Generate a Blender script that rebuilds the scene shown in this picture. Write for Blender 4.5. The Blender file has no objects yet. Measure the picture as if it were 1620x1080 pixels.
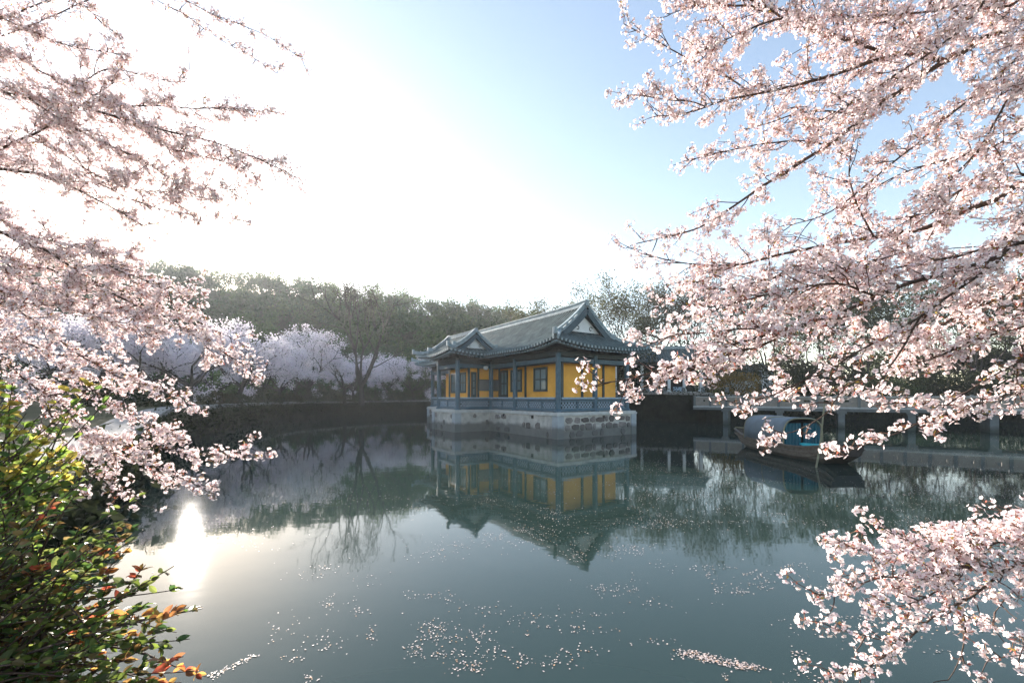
import bpy, math
import numpy as np
from mathutils import Vector, Matrix

# ------------------------------------------------------------------ camera, sky, sun, exposure
SC = bpy.context.scene
COL = SC.collection
FPX, CX, HY, EYE = 660.0, 810.0, 628.0, 2.0        # focal length in photo pixels, centre column, horizon row, eye height above water
cam_d = bpy.data.cameras.new('camera')
cam = bpy.data.objects.new('camera', cam_d); COL.objects.link(cam)
cam.location = (0, 0, EYE); cam.rotation_euler = (math.pi / 2, 0, 0)
cam_d.sensor_width = 36.0; cam_d.lens = FPX / 1620 * 36.0
cam_d.shift_y = (HY - 540) / 1620.0
cam_d.clip_start = 0.05; cam_d.clip_end = 3000
SC.camera = cam
SUN_AZ = math.atan2(-510, 660)                      # left of the view axis (+Y)
SUN_EL = math.atan2(233, math.hypot(510, 660))
wd = bpy.data.worlds.new('World'); SC.world = wd; wd.use_nodes = True
nt = wd.node_tree; bg = nt.nodes['Background']
sky = nt.nodes.new('ShaderNodeTexSky'); sky.sky_type = 'NISHITA'; sky.sun_disc = False
sky.sun_elevation = SUN_EL; sky.sun_rotation = SUN_AZ
sky.air_density = 1.0; sky.dust_density = 0.4; sky.ozone_density = 0.8; sky.altitude = 0
wb = nt.nodes.new('ShaderNodeMix'); wb.data_type = 'RGBA'; wb.blend_type = 'MULTIPLY'; wb.inputs[0].default_value = 1; wb.inputs[7].default_value = (1.05, .99, .94, 1)   # even white balance of the whole sky
nt.links.new(sky.outputs[0], wb.inputs[6]); nt.links.new(wb.outputs[2], bg.inputs[0]); bg.inputs[1].default_value = 0.071
sl = bpy.data.lights.new('sun', 'SUN'); sl.energy = 5.0; sl.angle = math.radians(0.53); sl.color = (1.0, 0.91, 0.81)
sun = bpy.data.objects.new('sun', sl); COL.objects.link(sun)
SUNV = Vector((math.sin(SUN_AZ) * math.cos(SUN_EL), math.cos(SUN_AZ) * math.cos(SUN_EL), math.sin(SUN_EL)))
sun.rotation_euler = SUNV.to_track_quat('Z', 'Y').to_euler(); sun.location = (-20, 20, 30)
vs = SC.view_settings; vs.view_transform = 'Standard'; vs.look = 'None'; vs.gamma = 1; vs.use_curve_mapping = False
vs.exposure = 2.33
cy = SC.cycles
cy.use_denoising = True; cy.max_bounces = 8; cy.diffuse_bounces = 4; cy.glossy_bounces = 4; cy.transmission_bounces = 6
cy.sample_clamp_indirect = 6.0; cy.caustics_reflective = False; cy.caustics_refractive = False

# ------------------------------------------------------------------ helpers
def at(px, py, Y):
    return np.array([(px - CX) / FPX * Y, Y, EYE + (HY - py) / FPX * Y])
def lin(r, g, b):
    f = lambda c: (c / 255 / 12.92) if c / 255 <= .04045 else ((c / 255 + .055) / 1.055) ** 2.4
    return (f(r), f(g), f(b), 1.0)

class MB:
    """collects shapes, then builds one mesh object"""
    def __init__(s): s.V = []; s.F = []; s.C = []; s.n = 0; s.m = 0
    def add(s, V, F, mat=None, col=None):
        V = np.asarray(V, float).reshape(-1, 3)
        F = np.asarray(F, int)
        s.V.append(V); s.F.append((F + s.n, s.m if mat is None else mat))
        if col is not None:
            c = np.asarray(col, float)
            s.C.append(np.tile(c, (len(V), 1)) if c.ndim == 1 else c)
        else: s.C.append(np.ones((len(V), 3)))
        s.n += len(V); return s
    def box(s, a, b, mat=None, col=None):
        x0, y0, z0 = a; x1, y1, z1 = b
        V = [(x0,y0,z0),(x1,y0,z0),(x1,y1,z0),(x0,y1,z0),(x0,y0,z1),(x1,y0,z1),(x1,y1,z1),(x0,y1,z1)]
        return s.add(V, [(0,3,2,1),(4,5,6,7),(0,1,5,4),(1,2,6,5),(2,3,7,6),(3,0,4,7)], mat, col)
    def bar(s, p, q, w, h, up=(0,0,1), mat=None, col=None):
        """box beam from p to q, width w, height h (centred)"""
        p = np.asarray(p, float); q = np.asarray(q, float); t = q - p; t /= np.linalg.norm(t) + 1e-9
        u = np.cross(t, up); u /= np.linalg.norm(u) + 1e-9; v = np.cross(u, t)
        V = []
        for o in (p, q):
            for a, b in ((-1,-1),(1,-1),(1,1),(-1,1)): V.append(o + u * a * w / 2 + v * b * h / 2)
        return s.add(V, [(0,1,2,3),(7,6,5,4),(0,4,5,1),(1,5,6,2),(2,6,7,3),(3,7,4,0)], mat, col)
    def tube(s, P, R, n=6, mat=None, col=None, cap=True):
        P = np.asarray(P, float); m = len(P); R = np.broadcast_to(np.asarray(R, float), (m,))
        T = np.gradient(P, axis=0); T /= np.linalg.norm(T, axis=1)[:, None] + 1e-9
        ref = np.array([0, 0, 1.]) if abs(T[0][2]) < .9 else np.array([1., 0, 0])
        ang = np.arange(n) * 2 * np.pi / n; V = np.zeros((m, n, 3))
        u = np.cross(T[0], ref); u /= np.linalg.norm(u)
        for i in range(m):
            u = u - T[i] * u.dot(T[i]); u /= np.linalg.norm(u) + 1e-9; v = np.cross(T[i], u)
            V[i] = P[i] + R[i] * (np.cos(ang)[:, None] * u + np.sin(ang)[:, None] * v)
        i = np.arange(m - 1)[:, None] * n; j = np.arange(n)[None, :]; k = (j + 1) % n
        F = np.stack([i + j, i + k, i + n + k, i + n + j], -1).reshape(-1, 4)
        s.add(V.reshape(-1, 3), F, mat, col)
        if cap:
            s.F.append((np.array([[s.n - n + a for a in range(n)]]), s.m if mat is None else mat))
            s.F.append((np.array([[s.n - m * n + a for a in range(n)][::-1]]), s.m if mat is None else mat))
        return s
    def lathe(s, c, prof, n=12, mat=None, col=None):
        P = [(c[0], c[1], c[2] + z) for r, z in prof]
        ang = np.arange(n) * 2 * np.pi / n
        V = np.array([[(c[0] + r * math.cos(a), c[1] + r * math.sin(a), c[2] + z) for a in ang] for r, z in prof])
        m = len(prof); i = np.arange(m - 1)[:, None] * n; j = np.arange(n)[None, :]; k = (j + 1) % n
        F = np.stack([i + j, i + k, i + n + k, i + n + j], -1).reshape(-1, 4)
        s.add(V.reshape(-1, 3), F, mat, col)
        s.F.append((np.array([[s.n - n + a for a in range(n)]]), s.m if mat is None else mat))
        return s
    def grid(s, G, mat=None, flip=False, col=None):
        """G: (a,b,3) grid of points"""
        a, b, _ = G.shape
        i = np.arange(a - 1)[:, None] * b; j = np.arange(b - 1)[None, :]
        F = np.stack([i + j, i + j + 1, i + b + j + 1, i + b + j], -1).reshape(-1, 4)
        if flip: F = F[:, ::-1]
        return s.add(G.reshape(-1, 3), F, mat, col)
    def prism(s, poly, z0, z1, mat=None, side_only=False, col=None):
        n = len(poly); V = [(x, y, z0) for x, y in poly] + [(x, y, z1) for x, y in poly]
        s.add(V, [(i, (i + 1) % n, n + (i + 1) % n, n + i) for i in range(n)], mat, col)
        if not side_only:
            s.F.append((np.array([[s.n - n + a for a in range(n)]]), s.m if mat is None else mat))
            s.F.append((np.array([[s.n - 2 * n + a for a in range(n)][::-1]]), s.m if mat is None else mat))
        return s
    def mesh(s, name, mats, smooth=False):
        V = np.concatenate(s.V); me = bpy.data.meshes.new(name)
        fl = [(f, m) for f, m in s.F if len(f)]
        nl = sum(f.size for f, m in fl); nf = sum(len(f) for f, m in fl)
        me.vertices.add(len(V)); me.vertices.foreach_set('co', V.astype(np.float32).ravel())
        me.loops.add(nl); me.loops.foreach_set('vertex_index', np.concatenate([f.ravel() for f, m in fl]).astype(np.int32))
        me.polygons.add(nf)
        tot = np.concatenate([np.full(len(f), f.shape[1]) for f, m in fl]); st = np.concatenate([[0], np.cumsum(tot)[:-1]])
        me.polygons.foreach_set('loop_start', st.astype(np.int32))
        me.polygons.foreach_set('material_index', np.concatenate([np.full(len(f), m) for f, m in fl]).astype(np.int32))
        me.polygons.foreach_set('use_smooth', np.full(nf, bool(smooth)))
        me.update(calc_edges=True)
        if any((c != 1).any() for c in s.C):
            at_ = me.color_attributes.new('Col', 'FLOAT_COLOR', 'POINT')
            c4 = np.ones((len(V), 4), np.float32); c4[:, :3] = np.concatenate(s.C)
            at_.data.foreach_set('color', c4.ravel())
        for m in (mats if isinstance(mats, (list, tuple)) else [mats]): me.materials.append(m)
        return me
    def build(s, name, mats, parent=None, smooth=False, kind=None):
        return link(name, s.mesh(name, mats, smooth), parent, kind)

def link(name, data, parent=None, kind=None):
    o = bpy.data.objects.new(name, data); COL.objects.link(o)
    if parent is not None: o.parent = parent
    if kind: o['kind'] = kind
    return o
def thing(name, label, cat, loc=(0, 0, 0), rz=0.0, group=None):
    o = link(name, None); o.location = loc; o.rotation_euler = (0, 0, rz); o.empty_display_size = .2
    return tag(o, label, cat, group)
def tag(o, label, cat, group=None):
    o['label'] = label; o['category'] = cat
    if group: o['group'] = group
    return o
def copy_tree(src, parent=None):
    c = src.copy(); COL.objects.link(c); c.parent = parent
    for ch in src.children: copy_tree(ch, c)
    return c
def resample(P, step):
    """Catmull-Rom through the points, then even steps; P may have extra columns"""
    P = np.asarray(P, float)
    Q = np.vstack([2 * P[0] - P[1], P, 2 * P[-1] - P[-2]]); out = []
    for i in range(1, len(Q) - 2):
        t = np.linspace(0, 1, 12, endpoint=False)[:, None]
        a, b, c, d = Q[i - 1], Q[i], Q[i + 1], Q[i + 2]
        out.append(.5 * (2 * b + (c - a) * t + (2 * a - 5 * b + 4 * c - d) * t * t + (3 * b - a - 3 * c + d) * t ** 3))
    out.append(P[-1:]); out = np.vstack(out)
    L = np.concatenate([[0], np.cumsum(np.linalg.norm(np.diff(out[:, :3], axis=0), axis=1))])
    n = max(3, int(L[-1] / step) + 1); s = np.linspace(0, L[-1], n)
    return np.stack([np.interp(s, L, out[:, k]) for k in range(out.shape[1])], 1)

# ------------------------------------------------------------------ materials
def mat(name, col, rough=.7, var=.15, scale=6.0, bump=0.0, bscale=30.0, spec=.4, metal=0.0, trans=0.0, col2=None, attr=False, detail=6.0, objvar=0.0, coord='Object'):
    m = bpy.data.materials.new(name); m.use_nodes = True
    t = m.node_tree; N = t.nodes; L = t.links; b = N['Principled BSDF']
    tc = N.new('ShaderNodeTexCoord')
    no = N.new('ShaderNodeTexNoise'); no.inputs['Scale'].default_value = scale; no.inputs['Detail'].default_value = detail; no.inputs['Roughness'].default_value = .65
    L.new(tc.outputs[coord], no.inputs['Vector'])
    mx = N.new('ShaderNodeMix'); mx.data_type = 'RGBA'
    rmp = N.new('ShaderNodeMapRange'); rmp.inputs[1].default_value = .3; rmp.inputs[2].default_value = .7
    L.new(no.outputs[0], rmp.inputs[0]); L.new(rmp.outputs[0], mx.inputs[0])
    c = np.array(col[:3])
    mx.inputs[6].default_value = (*(c * (1 - var)), 1)
    mx.inputs[7].default_value = (*(np.minimum(c * (1 + var), .95)), 1) if col2 is None else (*col2[:3], 1)
    out = mx.outputs[2]
    if attr:
        a = N.new('ShaderNodeAttribute'); a.attribute_name = 'Col'
        mu = N.new('ShaderNodeMix'); mu.data_type = 'RGBA'; mu.blend_type = 'MULTIPLY'; mu.inputs[0].default_value = 1
        L.new(out, mu.inputs[6]); L.new(a.outputs['Color'], mu.inputs[7]); out = mu.outputs[2]
    if objvar:
        oi = N.new('ShaderNodeObjectInfo'); hs = N.new('ShaderNodeHueSaturation')
        mr = N.new('ShaderNodeMapRange'); mr.inputs[3].default_value = 1 - objvar; mr.inputs[4].default_value = 1 + objvar
        L.new(oi.outputs['Random'], mr.inputs[0]); L.new(mr.outputs[0], hs.inputs['Value']); L.new(out, hs.inputs['Color']); out = hs.outputs[0]
    L.new(out, b.inputs['Base Color'])
    b.inputs['Roughness'].default_value = rough; b.inputs['Metallic'].default_value = metal
    b.inputs['Specular IOR Level'].default_value = spec
    if bump:
        n2 = N.new('ShaderNodeTexNoise'); n2.inputs['Scale'].default_value = bscale; n2.inputs['Detail'].default_value = 6
        L.new(tc.outputs[coord], n2.inputs['Vector'])
        bp = N.new('ShaderNodeBump'); bp.inputs['Strength'].default_value = bump; bp.inputs['Distance'].default_value = .03
        L.new(n2.outputs[0], bp.inputs['Height']); L.new(bp.outputs[0], b.inputs['Normal'])
    if trans:
        tr = N.new('ShaderNodeBsdfTranslucent'); L.new(out, tr.inputs['Color'])
        ms = N.new('ShaderNodeMixShader'); ms.inputs[0].default_value = trans
        L.new(b.outputs[0], ms.inputs[1]); L.new(tr.outputs[0], ms.inputs[2]); L.new(ms.outputs[0], N['Material Output'].inputs[0])
    return m
def stain(m, z0, z1, col, amt=.85, nscale=1.5, wob=.25):
    """waterline stain: below z1 (object height) a grey-green deposit with an uneven edge"""
    t = m.node_tree; N = t.nodes; L = t.links; b = N['Principled BSDF']
    src = b.inputs['Base Color'].links[0].from_socket
    ge = N.new('ShaderNodeNewGeometry'); sp = N.new('ShaderNodeSeparateXYZ'); L.new(ge.outputs['Position'], sp.inputs[0])
    no = N.new('ShaderNodeTexNoise'); no.inputs['Scale'].default_value = nscale; no.inputs['Detail'].default_value = 5; L.new(ge.outputs['Position'], no.inputs['Vector'])
    ma = N.new('ShaderNodeMath'); ma.operation = 'MULTIPLY_ADD'; ma.inputs[1].default_value = wob * 2; L.new(no.outputs[0], ma.inputs[0])
    s2 = N.new('ShaderNodeMath'); s2.operation = 'SUBTRACT'; s2.inputs[1].default_value = wob; L.new(sp.outputs[2], ma.inputs[2]); L.new(ma.outputs[0], s2.inputs[0])
    mr = N.new('ShaderNodeMapRange'); mr.inputs[1].default_value = z0; mr.inputs[2].default_value = z1; mr.inputs[3].default_value = amt; mr.inputs[4].default_value = 0
    L.new(s2.outputs[0], mr.inputs[0])
    mx = N.new('ShaderNodeMix'); mx.data_type = 'RGBA'; mx.inputs[7].default_value = col; L.new(mr.outputs[0], mx.inputs[0]); L.new(src, mx.inputs[6])
    L.new(mx.outputs[2], b.inputs['Base Color']); return m

M = {}
M['yellow'] = mat('ochre_plaster', (.90, .42, .07), .8, .16, 1.3, .15, 40, .2)
M['blue'] = mat('blue_paint', (.048, .108, .155), .55, .22, 5, .1, 60)
M['paleblue'] = mat('pale_blue_paint', (.27, .37, .47), .6, .2, 6, .1, 60)
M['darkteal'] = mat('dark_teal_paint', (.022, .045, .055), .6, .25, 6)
M['frame'] = mat('dark_window_frame', (.018, .042, .045), .5, .2, 8)
M['pane'] = mat('window_pane', (.15, .23, .26), .12, .3, 1.2, spec=.6)  # base colour lightened to carry the blue-grey reflection of the sky
M['tile'] = mat('grey_roof_tile', (.078, .112, .116), .75, .45, 2.2, .35, 22, .3)
M['ridge'] = mat('pale_ridge_tile', (.24, .30, .33), .7, .3, 4, .3, 30, .3)
M['white'] = mat('white_plaster', (.66, .68, .70), .8, .08, 3)
M['greypanel'] = mat('grey_board', (.15, .155, .15), .6, .1, 4)
M['mortar'] = stain(mat('pale_mortar', (.44, .43, .405), .9, .35, 2.5, .5, 14, .2), .42, .62, (.115, .122, .118, 1))
M['stone'] = stain(mat('brown_grey_stone', (.165, .15, .145), .85, .35, 5, .5, 18, .25, objvar=.5), .42, .62, (.105, .112, .108, 1))
M['quoin'] = stain(mat('dressed_pale_stone', (.34, .38, .42), .8, .14, 4, .3, 25, .25), .42, .6, (.125, .135, .13, 1), .9)
M['coping'] = mat('pale_coping_stone', (.46, .47, .47), .8, .2, 4, .4, 20, .25)
M['ctiles'] = mat('bridge_stone', (.29, .265, .235), .85, .18, 4, .35, 22, .25)
M['cgrey'] = mat('bridge_concrete', (.15, .165, .17), .85, .22, 3, .35, 20, .25)
M['pier'] = stain(mat('bridge_pier_concrete', (.16, .18, .19), .85, .22, 3, .35, 20, .25), .1, .5, (.05, .06, .05, 1))
M['bark'] = mat('dark_bark', (.052, .036, .030), .9, .45, 25, .6, 60, .2, col2=(.13, .09, .07))
M['twig'] = mat('brown_twig', (.07, .042, .034), .85, .3, 30)
M['barkfar'] = mat('grey_bark', (.05, .042, .038), .95, .3, 6)
M['petal'] = mat('blossom_petal', (.88, .80, .79), .7, .04, 40, trans=.34, attr=True, spec=.15)
M['leafy'] = mat('shrub_leaf', (1, 1, 1), .38, .12, 30, trans=.6, attr=True, spec=.45)
M['foliage'] = mat('tree_foliage', (1, 1, 1), .7, .15, 3, trans=.3, attr=True, spec=.15)
M['farblossom'] = mat('far_blossom', (.90, .84, .88), .8, .06, 3, trans=.55, attr=True, spec=.1)
M['grass'] = mat('bank_grass', (.045, .060, .022), .95, .4, 1.2, .6, 9, .1, col2=(.10, .085, .04))
M['soil'] = mat('bank_rock', (.026, .027, .020), .95, .5, 1.5, 1.0, 3, .1)
M['barge'] = mat('dark_blue_bargeboard', (.028, .062, .085), .6, .25, 8)
M['path'] = mat('pale_path', (.26, .25, .24), .9, .12, 2, .2, 20, .2)
M['boat'] = stain(mat('weathered_boat_wood', (.135, .115, .095), .75, .35, 7, .4, 30, .3), .0, .16, (.03, .035, .03, 1), .9, 3, .06)
M['boatdark'] = mat('dark_bow_wood', (.035, .026, .022), .6, .35, 7, .3, 30)
M['tarp'] = mat('blue_grey_tarpaulin', (.13, .165, .195), .6, .12, 3, .25, 9, .35)
M['curtain'] = mat('teal_curtain', (.012, .115, .165), .6, .15, 8, .3, 12)
M['teal'] = mat('turquoise_sheet', (.02, .33, .36), .5, .12, 6)
M['bamboo'] = mat('bamboo_pole', (.20, .19, .12), .5, .25, 9)
M['dark'] = mat('dark_interior', (.012, .013, .014), .9, .2, 3)  # near-black colour stands in for shade inside the gallery and drain holes
M['petalfloat'] = mat('fallen_petal', (.62, .52, .50), .6, .05, 40, attr=True, spec=.3)

def water_material():
    m = bpy.data.materials.new('pond_water'); m.use_nodes = True
    t = m.node_tree; N = t.nodes; L = t.links; b = N['Principled BSDF']
    ge = N.new('ShaderNodeNewGeometry')
    no = N.new('ShaderNodeTexNoise'); no.inputs['Scale'].default_value = .12; no.inputs['Detail'].default_value = 4; L.new(ge.outputs['Position'], no.inputs['Vector'])
    mx = N.new('ShaderNodeMix'); mx.data_type = 'RGBA'; mx.inputs[6].default_value = (.013, .028, .025, 1); mx.inputs[7].default_value = (.017, .034, .030, 1)
    L.new(no.outputs[0], mx.inputs[0]); L.new(mx.outputs[2], b.inputs['Base Color'])
    b.inputs['Roughness'].default_value = .035; b.inputs['IOR'].default_value = 1.333; b.inputs['Specular IOR Level'].default_value = .75
    w1 = N.new('ShaderNodeTexNoise'); w1.inputs['Scale'].default_value = 1.6; w1.inputs['Detail'].default_value = 3
    w2 = N.new('ShaderNodeTexNoise'); w2.inputs['Scale'].default_value = 9; w2.inputs['Detail'].default_value = 2
    mp = N.new('ShaderNodeMapping'); mp.inputs['Scale'].default_value = (.55, 1, 1); L.new(ge.outputs['Position'], mp.inputs[0])
    L.new(mp.outputs[0], w1.inputs['Vector']); L.new(mp.outputs[0], w2.inputs['Vector'])
    ad = N.new('ShaderNodeMath'); ad.operation = 'MULTIPLY_ADD'; ad.inputs[1].default_value = .12; L.new(w2.outputs[0], ad.inputs[0]); L.new(w1.outputs[0], ad.inputs[2])
    bp = N.new('ShaderNodeBump'); bp.inputs['Strength'].default_value = .035; bp.inputs['Distance'].default_value = .06
    L.new(ad.outputs[0], bp.inputs['Height']); L.new(bp.outputs[0], b.inputs['Normal'])
    return m
M['water'] = water_material()

# ------------------------------------------------------------------ ground, banks, pond
# pond outline as (x, y, bank height); star-shaped about CEN
CEN = np.array([2.0, 15.0])
SHORE = [(-1.2,1.55,.4),(2.5,1.6,.4),(4.9,1.9,.4),(6.4,3.5,.5),(9,5.4,.7),(16,7.5,1.0),(34,10,1.2),(44,20,1.2),(42,33,1.3),(33,37.5,1.3),(24,37.5,1.5),(17.2,34.0,2.2),
         (14,34.2,2.3),(10.5,36.5,2.3),(8,43,1.9),(2,50,1.6),(-6,54,1.5),(-13,54,1.5),(-18,49,1.45),(-21,41,1.45),(-20.4,34,1.45),(-17.4,25,1.45),(-15.2,19,1.45),
         (-12,14,1.3),(-8,8.2,.9),(-5.0,4.0,.5),(-3.4,2.6,.4),(-2.2,1.8,.4)]
S = np.array(SHORE + SHORE[:2]); S = resample(S, .7)[:-2]
i0 = np.argmin(np.linalg.norm(S[8:, :2] - S[0, :2], axis=1)) + 8; S = S[:i0]
rs = np.random.RandomState(3)
S[:, :2] += rs.normal(0, .05, (len(S), 2))
def ring(f, dz, add=0.0):
    d = S[:, :2] - CEN; r = np.linalg.norm(d, axis=1)[:, None]; p = CEN + d / r * (r * f + add)
    return np.column_stack([p, S[:, 2] + dz])
rings = [ring(1, -3.2), ring(1, -.06), ring(1, .0, .10), ring(1, .04, 1.2), ring(1, .05, 4), ring(1, .1, 14), ring(1, .3, 40), ring(1, .5, 120), ring(1, .5, 420)]
for k in (6, 7, 8): rings[k][:, 2] = 1.6
G = np.stack(rings + []); G = np.concatenate([G, G[:, :1]], 1)
g = MB(); g.grid(G[1:], 0, flip=True)
g.build('ground', M['grass'], smooth=True, kind='structure')
g = MB(); g.grid(np.stack([G[0], G[1] + [0, 0, .03]]), 0, flip=True)
g.build('bank', M['soil'], kind='structure')
w = MB(); rw = ring(1, 0, .05); rw[:, 2] = 0
n = len(rw); w.add(np.vstack([[[CEN[0], CEN[1], 0]], rw]), [(0, 1 + i, 1 + (i + 1) % n) for i in range(n)])
w.build('water', M['water'], kind='structure')
# pale path edge along the far left bank
def strip(name, idx, off0, off1, z, m, th=.12):
    d = S[idx, :2] - CEN; r = np.linalg.norm(d, axis=1)[:, None]; u = d / r
    a = np.column_stack([CEN + u * (r + off0), S[idx, 2] + z]); b = np.column_stack([CEN + u * (r + off1), S[idx, 2] + z])
    lo = a - [0, 0, th]; lb = b - [0, 0, th]
    MB().grid(np.stack([lo, a, b, lb]), flip=True).build(name, m, kind='structure')
far = [i for i in range(n) if S[i, 1] > 7 and S[i, 0] < 3 and not (S[i, 0] > -3 and S[i, 1] < 20)]
strip('path', far, -.12, .9, .10, M['path'], .2)
ri = [i for i in range(n) if S[i, 1] > 33.5 and 8 < S[i, 0] < 25]
strip('pavement', ri, -.1, 1.6, .09, M['path'], .2)
# ------------------------------------------------------------------ pavilion on its stone platform (local x along the gable side, y along the long side)
PC = (2.15, 19.7, 0); PR = math.atan2(.556, .831)
W, LM, ZF = 5.5, 15.8, 1.27
WX, WY0, WY1 = -2.25, 6.3, 9.5
plat = thing('stone_platform', 'pale rubble stone platform standing in the pond under the ochre pavilion', 'platform', PC, PR)
def outline(o):
    return [(-o, -o), (W + o, -o), (W + o, LM + o), (-o, LM + o), (-o, WY1 + o), (WX - o, WY1 + o), (WX - o, WY0 - o), (-o, WY0 - o)]
MB().prism(outline(0), -1.0, 1.10).build('core_wall', M['mortar'], plat)
MB().prism(outline(.07), 1.10, 1.19).prism(outline(.02), 1.19, ZF).build('coping', M['coping'], plat)
rs = np.random.RandomState(11)
def face_stones(p, q, nrm, first=.42, last=.42, size=.36, skip=.12):
    p = np.array(p, float); q = np.array(q, float); L = np.linalg.norm(q - p); t = (q - p) / L; nrm = np.array(nrm, float)
    rows = 3; z0, z1 = .02, 1.06; rh = (z1 - z0) / rows
    for r in range(rows):
        s = first
        while s < L - last - .12:
            wd_ = size * rs.uniform(.45, 1.5); wd_ = min(wd_, L - last - s)
            if wd_ < .12: break
            if rs.rand() < (skip if r else max(skip, .7)): s += wd_; continue
            c = np.array([s + wd_ / 2, z0 + rh * (r + .5) + rs.uniform(-.035, .035)])
            m_ = rs.randint(6, 9); th = np.sort(np.arange(m_) / m_ * 2 * np.pi + rs.uniform(-.25, .25, m_))
            rx = (wd_ / 2 - .022) * rs.uniform(.86, 1.07); rz = (rh / 2 - .02) * rs.uniform(.78, 1.16)
            sq = 1 / np.maximum(np.abs(np.cos(th)), np.abs(np.sin(th))); k = 1 + (sq - 1) * .7
            px = c[0] + rx * k * np.cos(th); pz = np.clip(c[1] + rz * k * np.sin(th), -.3, 1.085)
            b = MB(); pr = rs.uniform(.025, .055)
            base = [(*(p + t * a), zz) for a, zz in zip(px, pz)]
            top = [(*(p + t * (c[0] + (a - c[0]) * .86) + nrm * pr), c[1] + (zz - c[1]) * .86) for a, zz in zip(px, pz)]
            b.add(base + top, [(i, (i + 1) % m_, m_ + (i + 1) % m_, m_ + i) for i in range(m_)])
            b.F.append((np.array([[m_ + i for i in range(m_)]]), 0))
            b.build('stone', M['stone'], plat); s += wd_
face_stones((0, 0), (W, 0), (0, -1), size=.44, skip=.03)
face_stones((0, WY0), (0, 0), (-1, 0), first=.1, size=.46, skip=.72)
face_stones((WX, WY0), (0, WY0), (0, -1), last=.05, size=.42, skip=.65)
face_stones((WX, WY1), (WX, WY0), (-1, 0), size=.42, skip=.72)
face_stones((0, LM), (0, WY1), (-1, 0), last=.05, size=.55)
for cx_, cy_, sx, sy in ((0, 0, 1, 1), (W, 0, -1, 1), (WX, WY0, 1, 1), (WX, WY1, 1, -1), (0, LM, 1, -1)):
    a = np.array([cx_ - sx * .045, cy_ - sy * .045]); b = np.array([cx_ + sx * .36, cy_ + sy * .36])
    for k, (z0, z1) in enumerate(((-.9, .30), (.31, .70), (.71, 1.095))):
        MB().box((min(a[0], b[0]), min(a[1], b[1]), z0), (max(a[0], b[0]), max(a[1], b[1]), z1)).build('corner_block', M['quoin'], plat)
for y in (1.9, 4.6): MB().box((-.05, y, .92), (.02, y + .13, 1.06)).build('drain_hole', M['dark'], plat)
MB().box((3.0, -.05, .92), (3.13, .02, 1.06)).build('drain_hole', M['dark'], plat)

pav = thing('pavilion', 'ochre walled pavilion with blue columns and grey tiled hip and gable roof', 'pavilion', (PC[0], PC[1], 0), PR)
cols = [(.3, .3), (2.75, .3), (W - .35, .3), (.3, 4.0), (.3, 6.6), (-1.95, 6.6), (-1.95, 9.2), (.3, 9.2), (.3, 12), (.3, 15.5), (W - .3, 4), (W - .3, 8), (W - .3, 12), (W - .3, 15.5), (2.75, 15.5)]
for x, y in cols:
    c = MB().lathe((x, y, ZF), [(.20, 0), (.20, .08), (.135, .13), (.135, 2.86)], 14).build('column', M['blue'], pav, smooth=False)
# beams under the eaves
def beam(p, q, z0, z1, w_, name='beam', m='blue'):
    MB().bar((*p, (z0 + z1) / 2), (*q, (z0 + z1) / 2), w_, z1 - z0).build(name, M[m], pav)
bl = [((.3, .3), (W - .35, .3)), ((.3, .3), (.3, 6.6)), ((.3, 6.6), (-1.95, 6.6)), ((-1.95, 6.6), (-1.95, 9.2)), ((-1.95, 9.2), (.3, 9.2)), ((.3, 9.2), (.3, 15.5)), ((W - .35, .3), (W - .35, 15.5)), ((.3, 15.5), (W - .35, 15.5))]
for k, (p, q) in enumerate(bl):
    e = .002 * k
    beam(p, q, 3.72 + e, 3.94 + e, .12 + e); beam(p, q, 4.0 + e, 4.24 + e, .15 + e, 'eave_plate', 'darkteal')
# walls
def wall(p, q, nrm, z1=3.98, name='wall'):
    p = np.array(p); q = np.array(q); c = -np.array(nrm) * .09
    MB().bar((*(p + c), (ZF + z1) / 2), (*(q + c), (ZF + z1) / 2), .18, z1 - ZF).build(name, M['yellow'], pav)
XW, YW, XG = 1.0, .85, -1.1
wall((XW, YW), (W - .62, YW), (0, -1)); wall((XW, YW + .182), (XW, 6.78), (-1, 0))
wall((XG, 6.8), (XW + .3, 6.8), (0, -1)); wall((XG, 6.985), (XG, 9.5), (-1, 0)); wall((XG + .2, 9.5), (W - .8, 9.5), (0, 1), 3.97)
wall((XW + .002, 9.52), (XW + .002, 14.6), (-1, 0)); wall((W - .62, YW + .19), (W - .62, 14.6), (1, 0)); wall((XW + .2, 14.8), (W - .63, 14.8), (0, 1), 3.97)
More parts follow.
